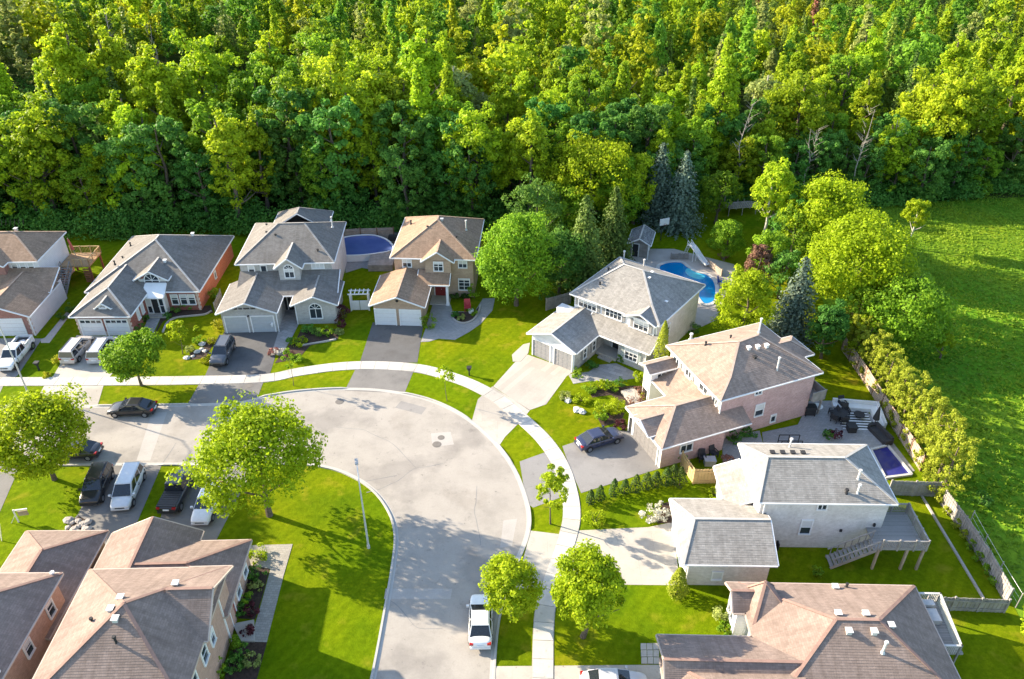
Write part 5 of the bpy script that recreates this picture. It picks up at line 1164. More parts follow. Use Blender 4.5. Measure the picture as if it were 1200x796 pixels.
# tall field grass
def fieldgrass():
    rs = np.random.RandomState(31); n = 30000
    q = []
    E = px((984, 400), (1076, 548), (1102, 578), (1183, 702), (1215, 760), (1290, 900))
    pts = []
    while len(pts) < n:
        y = 30+92*rs.rand()**1.0; x = rs.uniform(34, 110)
        lim = np.interp(-y, [-e.y for e in E], [e.x for e in E]) if True else 0
        if y > E[0].y: lim = E[0].x+(y-E[0].y)*.25+2
        if x > lim+1.2 and y < front_y(x)-1 and x < y*.78+8: pts.append((x, y))
    p = np.array(pts); cl = np.sin(p[:, 0]*.35+np.sin(p[:, 1]*.22)*2)*np.sin(p[:, 1]*.31+p[:, 0]*.1)
    h = (.12+.07*np.clip(cl, -1, 1))*rs.uniform(.6, 1.4, n); a = rs.uniform(0, 6.283, n); w = rs.uniform(.05, .13, n); ln = rs.normal(0, .12, (n, 2))
    V = np.zeros((n, 4, 3)); dx, dy = np.cos(a)*w, np.sin(a)*w
    V[:, 0, 0] = p[:, 0]-dx; V[:, 0, 1] = p[:, 1]-dy; V[:, 1, 0] = p[:, 0]+dx; V[:, 1, 1] = p[:, 1]+dy
    V[:, 2, 0] = p[:, 0]+dx*1.3+ln[:, 0]; V[:, 2, 1] = p[:, 1]+dy*1.3+ln[:, 1]; V[:, 3, 0] = p[:, 0]-dx*1.3+ln[:, 0]; V[:, 3, 1] = p[:, 1]-dy*1.3+ln[:, 1]
    V[:, :2, 2] = -.03; V[:, 2, 2] = h; V[:, 3, 2] = h*rs.uniform(.7, 1, n)
    tag(link('tall_grass', np_quads('tall_grass', V, L_grs, np.clip(.5+.35*cl+rs.normal(0, .15, n), 0, 1))), 'rough tall grass of the open field', 'grass', kind='stuff')
L_grs = leafmat('field_grass_blades', (.13, .26, .02), (.28, .39, .026), .45, 0, 0)
fieldgrass()
# ================================================================= CARS
m_tyre = plain('tyre_rubber', (.022, .022, .024), .85); m_rim = gloss('wheel_rim', (.45, .45, .46), .3, .8); m_carglass = gloss('car_glass', (.018, .022, .028), .05, 0, .8)
m_head = gloss('headlight_lens', (.7, .72, .74), .1); m_tail = gloss('tail_light_lens', (.35, .015, .012), .15); m_blk = plain('black_plastic', (.03, .03, .032), .55); m_plate = plain('licence_plate', (.65, .66, .68), .4)
CARS = {  # stations: x, z bottom, z shoulder, half width ; cabin: rear base, front base, rear roof, front roof, roof z, belt z
 'sedan': ([(-2.36, .42, .74, .70), (-2.28, .27, .95, .84), (-1.6, .22, 1.0, .91), (-.5, .2, .96, .92), (.8, .2, .94, .92), (1.25, .22, .93, .91), (1.95, .25, .82, .87), (2.28, .32, .68, .78), (2.36, .4, .6, .66)], (-1.85, 1.15, -1.05, .2, 1.45, .94), .32),
 'suv': ([(-2.32, .5, .9, .80), (-2.26, .34, 1.1, .90), (-1.6, .28, 1.12, .94), (-.4, .28, 1.1, .95), (.8, .28, 1.08, .95), (1.3, .28, 1.07, .94), (1.95, .32, .98, .91), (2.28, .38, .84, .84), (2.36, .48, .72, .74)], (-2.24, 1.2, -1.9, .35, 1.72, 1.07), .37),
 'minivan': ([(-2.5, .45, .9, .82), (-2.44, .28, 1.06, .92), (-1.6, .22, 1.08, .96), (-.4, .22, 1.06, .97), (.9, .22, 1.04, .97), (1.5, .24, 1.02, .95), (2.15, .28, .88, .9), (2.45, .36, .74, .82), (2.54, .44, .64, .7)], (-2.42, 1.6, -2.2, .6, 1.74, 1.03), .34),
 'pickup': ([(-2.85, .55, .9, .86), (-2.8, .45, 1.12, .95), (-1.8, .4, 1.13, .96), (-.6, .36, 1.12, .97), (.9, .36, 1.12, .97), (1.5, .36, 1.12, .96), (2.3, .4, 1.02, .93), (2.75, .45, .9, .88), (2.85, .55, .8, .78)], (-.75, 1.45, -.6, .75, 1.85, 1.1), .40)}
paints = {k: gloss('paint_'+k, c, .3, .1, .5, .6) for k, c in dict(white=(.72, .72, .71), silver=(.50, .50, .51), beige=(.50, .46, .43), charcoal=(.085, .088, .095), black=(.022, .022, .025), navy=(.035, .042, .085), pearl=(.60, .61, .63)).items()}
def car(kind, name, label, near, far, paint, facing_far, shift=0, cover=False, rack=False):
    """near/far: ground points under the two ends; facing_far: the bonnet is at the far end"""
    a, b_ = P(*near), P(*far); d = (b_-a).normalized(); h = d if facing_far else -d
    st, cb, wr = CARS[kind]; L = st[-1][0]-st[0][0]
    c = a+d*L/2; e = empty(name, c, math.atan2(h.y, h.x)); tag(e, label, 'pickup truck' if kind == 'pickup' else 'car', 'cars and vans parked on the street and drives')
    pm = paints[paint]; b = MB(); rings = []
    for x, zb, zt, w in st:
        hh = zt-zb; half = [(w*.86, zb), (w*.98, zb+.16*hh), (w, zb+.55*hh), (w*.96, zb+.86*hh), (w*.86, zt), (w*.45, zt+.035)]
        rings.append([(x, y, z) for y, z in half]+[(x, -y, z) for y, z in half[::-1]])
    n = len(rings[0])
    for r0, r1 in zip(rings, rings[1:]):
        for i in range(n): j = (i+1) % n; b.face([r0[i], r0[j], r1[j], r1[i]][::-1])
    b.face(rings[0]); b.face(rings[-1][::-1])
    def sub(o):
        # weld and round the panels
        import bmesh
        bm = bmesh.new(); bm.from_mesh(o.data); bmesh.ops.remove_doubles(bm, verts=bm.verts, dist=.0005); bmesh.ops.recalc_face_normals(bm, faces=bm.faces); bm.to_mesh(o.data); bm.free()
        m = o.modifiers.new('round', 'SUBSURF'); m.levels = m.render_levels = 2; o.data.polygons.foreach_set('use_smooth', [True]*len(o.data.polygons)); return o
    sub(b.obj('body', pm, e))
    rb, fb, rr, fr, zr, zb = cb; W = max(s[3] for s in st); wb, wt = W*.90, W*.72
    g = MB(); q = [[(rb, wb, zb), (rb, -wb, zb), (fb, -wb, zb), (fb, wb, zb)], [(rr, wt, zr-.06), (rr, -wt, zr-.06), (fr, -wt, zr-.06), (fr, wt, zr-.06)]]
    for i in range(4): j = (i+1) % 4; g.face([q[0][i], q[0][j], q[1][j], q[1][i]])
    g.obj('pillars', pm if kind != 'sedan' else pm, e)
    rf = MB(); e1 = .05
    lo = [(rr-e1, wt+.02), (rr-e1, -wt-.02), (fr+e1, -wt-.02), (fr+e1, wt+.02)]; rm = [(rr+.1, wt-.1), (rr+.1, -wt+.1), (fr-.1, -wt+.1), (fr-.1, wt-.1)]
    rf.face([(x, y, zr-.08) for x, y in lo]); [rf.face([(*lo[i], zr-.08), (*lo[(i+1) % 4], zr-.08), (*lo[(i+1) % 4], zr-.03), (*lo[i], zr-.03)]) for i in range(4)]
    [rf.face([(*lo[i], zr-.03), (*lo[(i+1) % 4], zr-.03), (*rm[(i+1) % 4], zr+.02), (*rm[i], zr+.02)]) for i in range(4)]; rf.face([(x, y, zr+.02) for x, y in rm][::-1])
    rf.obj('roof', pm, e, True)
    def pane(nm, A, B, C, D, m=.07):
        A, B, C, D = map(Vector, (A, B, C, D)); cc = (A+B+C+D)/4; nn = (B-A).cross(D-A).normalized()
        if nn.dot(cc-Vector((0, 0, (zb+zr)/2-.2))) < 0: nn.negate()
        pt = [p.lerp(cc, m)+nn*.012 for p in (A, B, C, D)]; k = MB(); k.face(pt); k.obj(nm, m_carglass, e)
    pane('windshield', q[0][3], q[0][2], q[1][2], q[1][3]); pane('rear_window', q[0][0], q[0][1], q[1][1], q[1][0])
    cuts = {'sedan': (.06, .5, .94), 'suv': (.03, .3, .62, .95), 'minivan': (.03, .3, .62, .93), 'pickup': (.04, .46, .94)}[kind]
    for s in (1, -1):
        for t0, t1 in zip(cuts, cuts[1:]):
            def pt(t, top): return Vector((rb+(fb-rb)*t, s*wb, zb)) if not top else Vector((rr+(fr-rr)*t, s*wt, zr-.06))
            pane('side_window', pt(t0+.012, 0), pt(t1-.012, 0), pt(t1-.012, 1), pt(t0+.012, 1), .06)
    for s in (1, -1):
        k = MB(); mid = rb+(fb-rb)*.53
        for xg in ((mid, fb-.05, rb+.35) if kind != 'pickup' else (mid, fb-.05)): k.box(xg-.012, min(s*(W-.06), s*(W+.004)), .34, xg+.012, max(s*(W-.06), s*(W+.004)), zb-.08)
        k.box(mid+.1, min(s*(W-.03), s*(W+.02)), zb-.2, mid+.28, max(s*(W-.03), s*(W+.02)), zb-.16); k.obj('door_gap', m_blk, e)
    front, back = st[-1][0], st[0][0]; zf = (st[-2][2]+st[-2][1])/2; zk = (st[1][1]+st[1][2])/2
    for s in (1, -1):
        for xx in (front-.82, back+.86):
            k = MB(); y = s*(W-.1); k.cyl((xx, y-.1, wr), (xx, y+.1, wr), wr, n=18); wl = k.obj('wheel', m_tyre, e)
            k = MB(); k.cyl((xx, y+s*.085, wr), (xx, y+s*.112, wr), wr*.64, n=14); k.obj('rim', m_rim, wl)
            k = MB(); k.cyl((xx, s*(W-.2), wr+.03), (xx, s*(W-.012), wr+.03), wr*1.17, n=18); k.obj('wheel_arch', m_blk, e)
        k = MB(); y0, y1 = s*W*.50, s*W*.84; k.hexa([(front-.32, y0, zf+.02), (front-.02, y0*.97, zf+.0), (front-.16, y1, zf+.0), (front-.42, y1, zf+.02)], [(front-.36, y0, zf+.16), (front-.07, y0*.97, zf+.13), (front-.2, y1, zf+.15), (front-.46, y1, zf+.18)]); k.obj('headlight', m_head, e)
        k = MB(); zz = zk+.12; k.box(back-.0, min(s*W*.56, s*W*.88), zz, back+.2, max(s*W*.56, s*W*.88), zz+.17); k.obj('tail_light', m_tail, e)
        k = MB(); k.box(fb-.28, min(s*(W-.02), s*(W+.19)), zb+.0, fb-.12, max(s*(W-.02), s*(W+.19)), zb+.15); k.obj('mirror', pm, e)
    k = MB(); k.box(front-.1, -W*.42, zf-.14, front+.0, W*.42, zf+.06); k.obj('grille', m_blk, e)
    k = MB(); k.box(front-.12, -W*.8, st[-1][1]-.1, front+.03, W*.8, st[-1][1]+.05); k.obj('bumper', m_blk if paint in ('black', 'charcoal', 'beige') else pm, e)
    k = MB(); k.box(back-.03, -W*.84, st[0][1]-.1, back+.12, W*.84, st[0][1]+.08); k.obj('bumper', m_blk if kind in ('suv', 'pickup') else pm, e)
    k = MB(); k.box(back-.04, -.26, zk-.02, back+.1, .26, zk+.13); k.obj('licence_plate', m_plate, e)
    if kind == 'pickup':
        k = MB(); x0, x1 = back+.1, rb-.1
        if cover:
            for i in range(7): k.box(x0+i*(x1-x0)/7+.02, -W*.86, zb+.02, x0+(i+1)*(x1-x0)/7-.02, W*.86, zb+.09)
            k.obj('bed_cover', m_blk, e)
        else:
            k.face([(x0, -W*.74, zb+.055), (x1, -W*.74, zb+.055), (x1, W*.74, zb+.055), (x0, W*.74, zb+.055)]); k.obj('bed_floor', m_blk, e); k = MB()
            for s in (1, -1): k.box(x0, s*W*.84-.08, zb-.2, x1, s*W*.84+.08, zb+.34)
            k.box(back+.04, -W*.84, zb-.2, back+.14, W*.84, zb+.34); k.obj('bed_wall', pm, e)
    if rack:
        k = MB()
        for s in (1, -1): k.beam((rr+.15, s*(wt-.08), zr+.06), (fr-.1, s*(wt-.08), zr+.06), .05, .05)
        k.obj('roof_rail', m_blk, e)
    return e
car('pickup', 'pickup_truck', 'white pickup truck with open bed on the drive of the white house', (7, 438), (36, 402), 'white', False)
car('minivan', 'minivan', 'beige brown minivan, left one of two before the red brick bungalow', (80, 429), (104, 400), 'beige', True, rack=True)
car('minivan', 'minivan', 'silver minivan half behind the small tree before the red brick bungalow', (112, 429), (132, 400), 'silver', True, rack=True)
car('suv', 'parked_car', 'dark grey SUV on the asphalt drive of the grey brick house', (255, 432), (272, 398), 'charcoal', False, rack=True)
car('sedan', 'parked_car', 'black car parked across the road at the upper kerb, small tree beside it', (130, 483.5), (184, 483), 'black', False)
car('sedan', 'parked_car', 'dark blue sedan standing alone on the drive of the pink brick house', (677, 526.5), (724, 512), 'navy', True)
car('sedan', 'parked_car', 'white sedan at the kerb beside the golden green tree', (563, 764), (564, 704), 'white', True)
car('suv', 'parked_car', 'black SUV parked nose to the house beside the white van', (106, 596), (125, 553), 'black', False, rack=True)
car('minivan', 'minivan', 'white minivan between the black SUV and the grass strip', (142, 601), (161, 556), 'pearl', False)
car('pickup', 'pickup_truck', 'black pickup truck with ribbed bed cover right of the grass strip', (197, 606), (217, 566), 'black', True, cover=True)
car('sedan', 'parked_car', 'pale silver car half under the large lime green tree', (235, 618), (253, 575), 'pearl', False)
car('sedan', 'parked_car', 'dark car on the road half behind the left round tree', (62, 533), (130, 533), 'black', False)
car('sedan', 'parked_car', 'silver car cut by the bottom edge on the lower right drive', (680, 807), (746, 807), 'silver', True)

# ================================================================= STREET FURNITURE
m_concp = plain('lamp_concrete', (.50, .49, .46), .8); m_lamp = plain('lamp_head', (.42, .40, .38), .5)
def lamp(label, x, y, h, arm):
    p = P(x, y); e = empty('street_lamp', p); tag(e, label, 'street lamp', 'street lamps by the road')
    b = MB(); b.cyl((0, 0, -.1), (0, 0, h), .095, .055, 10); b.cyl((0, 0, -.05), (0, 0, .35), .15, .12, 10); b.obj('pole', m_concp, e)
    a = Vector(arm).normalized(); b = MB(); t = Vector((0, 0, h-.15)); m = t+a*1.0+Vector((0, 0, .55)); f = t+a*2.0+Vector((0, 0, .62))
    b.cyl(t, m, .045, n=8); b.cyl(m, f, .045, n=8); b.obj('arm', m_metal, e)
    b = MB(); b.beam(f-a*.1, f+a*.55, .26, .14); b.obj('lamp_head', m_lamp, e)
lamp('tall pale street lamp at the left edge, behind the white pickup', 33, 461, 8.8, (.1, -1, 0)); lamp('slender pale street lamp on the corner lawn inside the bend', 432, 642, 7.3, (-.25, 1, 0))
def garden_post(label, x, y):
    p = P(x, y); b = MB(); b.box(-.07, -.07, 0, .07, .07, .75); b.hexa([(-.16, -.16, .75), (.16, -.16, .75), (.16, .16, .75), (-.16, .16, .75)], [(-.2, -.2, 1.05), (.2, -.2, 1.05), (.2, .2, 1.05), (-.2, .2, 1.05)]); b.box(-.26, -.26, 1.05, .26, .26, 1.12)
    o = b.obj('garden_lamp', m_blk); o.location = p; tag(o, label, 'garden lamp', 'black lamp posts in the front lawns')
garden_post('black lamp post in the shaded lawn beside the white pickup', 46, 434); garden_post('black lamp post on the lawn of the tan house near the sidewalk', 550, 440)
e = empty('house_sign', P(22, 612), .2); tag(e, 'small white sign post with hanging tan board on the lower left lawn', 'sign')
b = MB(); b.box(-.05, -.05, 0, .05, .05, 1.5); b.box(-.05, -.05, 1.36, 1.1, .05, 1.46); b.beam((-.6, 0, 0), (-.02, 0, .9), .05, .05); b.obj('post', m_whitep, e)
b = MB(); b.box(.25, -.03, .72, 1.05, .03, 1.25); b.obj('board', m_wood1, e)
b = MB(); b.cyl((0, 0, 0), (.1, .5, 1.6), .04, n=8); o = b.obj('white_pole', m_whitep); o.location = P(2, 634); tag(o, 'short white leaning pole at the lower left edge of the lawn', 'pole')
def rocks(lb, cat, grp, pts, r, mat):
    src = None
    for i, (x, y) in enumerate(pts):
        if src is None:
            b = MB(); rs = random.Random(3); n = 7; R0 = [[(math.cos(k*2*math.pi/n+.3*j)*w*rs.uniform(.8, 1.15), math.sin(k*2*math.pi/n+.3*j)*w*rs.uniform(.8, 1.15), z) for k in range(n)] for j, (w, z) in enumerate(((1, -.15), (1.05, .3), (.55, .72)))]
            for j in range(2): [b.face([R0[j][k], R0[j][(k+1) % n], R0[j+1][(k+1) % n], R0[j+1][k]]) for k in range(n)]
            b.face(R0[2]); src = b.obj('rock', mat); o = src
        else: o = src.copy(); COL.objects.link(o)
        s = r*rnd.uniform(.6, 1.25); o.location = P(x, y); o.scale = (s, s*rnd.uniform(.8, 1.2), s*.9); o.rotation_euler.z = rnd.uniform(0, 6); tag(o, lb if isinstance(lb, str) else lb[i], cat, grp)
rocks('pale boulder in the rockery between the lawn and the black SUV drive', 'rock', 'rockery boulders', [(80+(k % 5)*6+rnd.uniform(-2, 2), 612+(k//5)*7+rnd.uniform(-2, 2)) for k in range(20)], .36, m_stone)
rocks('white garden stone in the bed beside the dark grey SUV', 'rock', 'white stones of the bungalow bed', [(236, 410), (231, 413), (240, 412), (226, 418), (219, 420), (237, 404)], .34, m_concp)
rocks(['squared white stone in the front garden, left of the pair above the sedan', 'squared white stone in the front garden, right of the pair above the sedan', 'white stone at the striped drive edge of the front garden', 'white stone beside the portico steps of the pink house'], 'rock', 'white stones of the front garden', [(676, 481), (682, 483), (665, 470), (760, 470)], .42, m_concp)

# ================================================================= FENCES
def fence(label, pts, h, mat, postmat, span=2.4, name='wooden_fence', board=.15):
    """board fence: each bay a panel of separate boards, with posts between"""
    e = empty(name, pts[0]); tag(e, label, 'fence'); o0 = pts[0]
    for p, q in zip(pts, pts[1:]):
        d = q-p; L = d.length; n = max(1, round(L/span)); d.normalize(); nn = Vector((-d.y, d.x, 0))
        for i in range(n+1):
            c = p+d*(L*i/n)-o0; k = MB(); k.beam(c+Vector((0, 0, -.1)), c+Vector((0, 0, h+.12)), .13, .13, up=d); k.obj('post', postmat, e)
        for i in range(n):
            a = p+d*(L*i/n+.08)-o0; W_ = L/n-.16; m = max(2, int(W_/board)); k = MB()
            for j in range(m):
                s0 = a+d*(W_*j/m+.008); s1 = a+d*(W_*(j+1)/m-.008); hh = h+rnd.uniform(-.03, .03); off = nn*(.025 if j % 2 else 0)
                k.hexa([s0+off+nn*.02, s0+off-nn*.02, s1+off-nn*.02, s1+off+nn*.02][::-1], [x+Vector((0, 0, hh)) for x in (s0+off+nn*.02, s0+off-nn*.02, s1+off-nn*.02, s1+off+nn*.02)][::-1])
            for z in (.35, h-.3): k.beam(a+Vector((0, 0, z))-nn*.06, a+d*W_+Vector((0, 0, z))-nn*.06, .05, .1)
            k.obj('panel', mat, e)
    return e
m_fence = plain('tan_fence_boards', (.40, .32, .25), .9, var=.25, scale=1.2)
fence('long tan board fence with brown posts between the pink house garden and the hedge', px((986, 410), (1012, 448), (1042, 496), (1078, 552)), 1.9, m_fence, m_wood5, 2.3)
fence('grey board fence end between the blue pool and the lawn', px((1040, 580), (1097, 582)), 1.75, m_wood4, m_wood4)
fence('grey board fence running down the right side of the lower lawn', px((1103, 592), (1126, 622), (1152, 662), (1178, 708)), 1.75, m_wood4, m_wood4)
fence('grey board fence across the bottom of the right lower lawn', px((1082, 714), (1176, 718)), 1.5, m_wood4, m_wood4)
fence('fresh yellow board fence corner between the pink garage and the ash grey house', px((798, 546), (812, 567), (848, 566)), 1.75, m_wood2, m_wood2, 2.0)
fence('tan board fence behind the small pool of the tan house', px((404, 282), (462, 280)), 1.8, m_fence, m_wood5)
fence('pale board fence in the shade left of the white grey house', px((640, 364), (668, 356)), 1.7, m_wood4, m_wood4)
fence('low grey stone coloured fence behind the pool slide', px((786, 304), (806, 304)), .9, m_wood4, m_wood4, 1.5)
fence('weathered fence piece right of the pool slide', px((829, 312), (845, 324)), 1.0, m_fence, m_wood1, 1.5)
e = empty('wire_fence', P(1135, 615)); tag(e, 'thin wire fence on grey posts in the field outside the right fence', 'fence'); o0 = P(1135, 615); W4 = px((1135, 615), (1150, 643), (1168, 675), (1190, 712)); k = MB()
for p in W4: q = MB(); q.cyl(p-o0, p-o0+Vector((0, 0, 1.7)), .05, n=6); q.obj('post', m_wood4, e)
for a, c in zip(W4, W4[1:]): [k.cyl(a-o0+Vector((0, 0, z)), c-o0+Vector((0, 0, z)), .012, n=4) for z in (.5, 1.0, 1.6)]
k.obj('wire', m_metal, e)
b = MB(); ed = px((1080, 582), (1152, 702))
for a, c in zip(dense(ed, 1.2), dense(ed, 1.2)[1:]): b.beam(a+Vector((0, 0, .07)), c+Vector((0, 0, .07)), .18, .16)
tag(b.obj('garden_edging', m_stone), 'pale edging strip along the cedar bed of the right lower lawn', 'edging')

# ================================================================= POOLS AND GARDENS
def water(name, c, c2):
    m, n, l, out = new_mat(name); b = principled(n, l, out, .06, 0, .5); f = noise(n, l, wpos(n), .25, 3)
    l.new(ramp(n, l, f, [(.35, c), (.7, c2)]), b.inputs['Base Color']); bump(n, l, noise(n, l, wpos(n), 3, 3), .25, .03, b); return m
m_pool = water('pool_water', (.0, .15, .38), (.0, .21, .46)); m_shal = water('shallow_water', (.04, .40, .55), (.10, .52, .62)); m_cover = water('pool_cover_blue', (.022, .024, .16), (.03, .032, .20))
m_cov2 = water('blue_violet_water', (.075, .11, .30), (.12, .17, .38))
pl = smooth_line(px((771, 313), (781, 308), (798, 307.5), (808, 314), (818, 319.5), (828, 321.5), (837, 328.5), (840.5, 340), (838, 354), (824, 357), (812, 343), (795, 332), (776, 322)), 6, True)
e = empty('curved_pool', pl[0]); tag(e, 'curved turquoise swimming pool with pale coping behind the white grey house', 'swimming pool'); o0 = pl[0]
b = MB(); top = [p-o0+Vector((0, 0, .06)) for p in pl]; b.face(top if newell(top).z > 0 else top[::-1]); b.obj('water', m_pool, e)
b = MB(); cc = sum(pl, Vector((0, 0, 0)))/len(pl)
for a, c in zip(pl, pl[1:]+pl[:1]): b.beam(a-o0+Vector((0, 0, .05)), c-o0+Vector((0, 0, .05)), .5, .12)
b.obj('coping', m_concp, e)
sh = smooth_line(px((804, 316), (810, 315), (820, 321), (826, 325), (822, 328), (812, 326), (804, 321)), 5, True); b = MB(); q = [p-o0+Vector((0, 0, .066)) for p in sh]; b.face(q if newell(q).z > 0 else q[::-1]); b.obj('pool_steps', m_shal, e)
e = empty('pool_slide', P(812, 306), R(-62)); tag(e, 'white curved pool slide with ladder at the edge of the curved pool', 'pool slide')
b = MB(); pts = smooth_line([(-1.2, 0, 2.0), (-.6, 0, 2.05), (.2, .05, 1.75), (1.0, .25, 1.05), (1.8, .45, .5), (2.4, .5, .38)], 4)
for a, c in zip(pts, pts[1:]):
    b.beam(a, c, .62, .06)
    for s in (1, -1): b.beam(a+Vector((0, s*.31, .14)), c+Vector((0, s*.31, .14)), .06, .32)
b.obj('chute', m_whitep, e); b = MB()
for s in (1, -1):
    b.cyl((-1.9, s*.28, 0), (-1.2, s*.28, 2.0), .04, n=8); b.cyl((-1.2, s*.28, 2.0), (-1.2, s*.28, 2.7), .035, n=8); b.cyl((-1.2, s*.28, 2.7), (-.4, s*.28, 2.3), .035, n=8); b.cyl((.2, s*.28, 0), (.2, s*.28, 1.7), .05, n=8)
for z in range(6): t = (z+.5)/6; b.cyl((-1.9+.7*t, -.28, 2*t), (-1.9+.7*t, .28, 2*t), .03, n=6)
b.obj('ladder', m_whitep, e)
sd_h = House('garden_shed', 'small garden shed with mossy grey roof at the wood edge above the pool', P(738, 300), -16, 'shed')
sd_h.wall(m_wood4, 0, 0, 2.4, 3.6, 2.2); sd_h.gable(m_wood4, 'F', 0, -.1, 2.5, 2.15, 2.9); roof(sd_h.e, hip(-.4, -.5, 2.8, 4.0, 2.2, .55, 'v', 'g', 'g'), shingle('mossy_shingles', (.26, .26, .26), .4), cap_grey)
sd_h.door('F', 0, .7, .05, .8, 1.9, m_dark, 1); sd_h.win('R', 2.4, 1.2, .9, .7, .8, 2, 1); sd_h.win('R', 2.4, 2.6, .9, .7, .8, 2, 1); sd_h.post(2.5, -.4, 0, 2.2, .14); sd_h.done()
e = empty('basketball_hoop', P(774, 282), R(20)); tag(e, 'basketball hoop with white backboard beside the garden shed', 'basketball hoop')
b = MB(); b.cyl((0, 0, 0), (0, 0, 2.6), .06, n=8); b.cyl((0, 0, 2.6), (0, -.5, 3.0), .05, n=8); b.obj('pole', m_blk, e); b = MB(); b.box(-.75, -.56, 2.7, .75, -.5, 3.7); b.obj('backboard', m_whitep, e)
b = MB(); [b.beam((.22*math.cos(k*.785), -.82+.22*math.sin(k*.785), 2.9), (.22*math.cos((k+1)*.785), -.82+.22*math.sin((k+1)*.785), 2.9), .03, .03) for k in range(8)]; b.obj('hoop', door_red, e)
e = empty('play_frame', P(866, 249), R(10)); tag(e, 'dark wooden play frame with slatted sides at the wood edge behind the garden lawn', 'play frame')
b = MB(); [b.cyl((x, y, 0), (x, y, 2.6), .08, n=6) for x in (-2.2, 0, 2.2) for y in (-1, 1)]; b.box(-2.3, -1.1, 1.2, 2.3, 1.1, 1.32); b.obj('posts', m_wood4, e); b = MB(); [b.box(-2.2+.3*k, -1.06, 1.3, -2.05+.3*k, -1.02, 2.1) for k in range(15)]; b.box(-2.3, -1.08, 2.1, 2.3, -1, 2.2); b.obj('railing', m_wood4, e)
def chair(label, x, y, rz, mat, s=1.0, group='garden chairs'):
    e = empty('garden_chair', P(x, y), rz); e.scale = (s, s, s); tag(e, label, 'chair', group)
    b = MB(); b.box(-.3, -.3, .38, .3, .3, .46); b.obj('seat', mat, e); b = MB(); b.hexa([(-.3, .24, .46), (.3, .24, .46), (.3, .32, .46), (-.3, .32, .46)], [(-.28, .40, 1.0), (.28, .40, 1.0), (.28, .46, 1.0), (-.28, .46, 1.0)]); b.obj('backrest', mat, e)
    for u in (-.26, .26):
        for v in (-.26, .26): b = MB(); b.box(u-.035, v-.035, 0, u+.035, v+.035, .38); b.obj('leg', mat, e)
        b = MB(); b.box(u-.05, -.3, .62, u+.05, .3, .67); b.box(u-.03, -.28, .46, u+.03, -.22, .62); b.obj('armrest', mat, e)
m_bluech = plain('blue_plastic', (.03, .08, .32), .5); m_redch = plain('red_paint', (.40, .04, .05), .5); m_wick = plain('dark_wicker', (.045, .043, .045), .8, var=.3, scale=12)
chair('blue garden chair by the pool, the upper one', 844, 333, 1.2, m_bluech, 1.1); chair('blue garden chair by the pool, the lower one', 849, 338, 1.8, m_bluech, 1.1)
chair('red garden chair at the edge of the curved planting bed before the tan house', 548, 364, .1, m_redch, 1.35)
b = MB(); b.cyl((0, 0, 0), (0, 0, .5), .28, .36, 12); o = b.obj('flower_pot', m_whitep); o.location = P(552, 367); tag(o, 'white flower pot beside the red garden chair', 'flower pot')
# small pool of the tan house
pl = smooth_line(px((401, 287), (420, 283.5), (440, 283.5), (456, 290), (461, 300), (440, 305), (418, 307), (400, 306), (392, 297)), 5, True); pl = [p for p in pl]
e = empty('raised_pool', pl[0]); tag(e, 'small oval raised pool with violet blue cover between the grey and the tan house', 'swimming pool'); o0 = pl[0]; b = MB(); q = [p-o0+Vector((0, 0, .95)) for p in pl]; b.face(q if newell(q).z > 0 else q[::-1]); b.obj('water', m_cov2, e); b = MB()
for a, c in zip(pl, pl[1:]+pl[:1]): b.beam(a-o0+Vector((0, 0, 1.03)), c-o0+Vector((0, 0, 1.03)), .24, .08); b.face([a-o0, c-o0, c-o0+Vector((0, 0, 1)), a-o0+Vector((0, 0, 1))])
b.obj('rim', m_whitep, e)
b = MB(); c0 = P(449, 309); b.box(-1.7, -2.2, 0, 1.6, 1.2, .9); [b.box(-1.75, -2.2+.17*k, .9, 1.65, -2.05+.17*k, .94) for k in range(20)]; o = b.obj('pool_deck', m_wood4); o.location = c0; tag(o, 'brown timber deck between the raised pool and the tan house', 'deck')
b = MB(); b.hexa([(-.75, -.45, .5), (.75, -.45, .5), (.75, .45, .5), (-.75, .45, .5)], [(-.6, -.35, 1.2), (.6, -.35, 1.2), (.6, .35, 1.2), (-.6, .35, 1.2)]); b.box(-.7, -.4, 0, -.6, .4, .5); b.box(.6, -.4, 0, .7, .4, .5); o = b.obj('barbecue', m_blk); o.location = P(461, 285); tag(o, 'covered black barbecue beside the fence behind the raised pool', 'barbecue')
# white arbour gate
e = empty('arbour_gate', P(423, 362), R(2)); tag(e, 'white garden gate with slatted arbour top between the grey and the tan house', 'gate'); b = MB()
for u in (-1.1, 1.1): b.box(u-.08, -.5, 0, u+.08, -.34, 2.3); b.box(u-.08, .34, 0, u+.08, .5, 2.3)
for v in (-.5, .42): b.box(-1.35, v, 2.3, 1.35, v+.08, 2.45)
[b.box(-1.05+.52*k, -.62, 2.45, -.95+.52*k, .62, 2.54) for k in range(5)]; b.obj('arbour', m_whitep, e)
for s in (-1, 1): b = MB(); b.box(min(.03*s, 1.0*s), -.46, .15, max(.03*s, 1.0*s), -.42, 1.45); [b.box(min(s*(.06+.16*k), s*(.17+.16*k)), -.49, .15, max(s*(.06+.16*k), s*(.17+.16*k)), -.46, 1.4) for k in range(6)]; b.obj('gate_leaf', m_whitep, e)
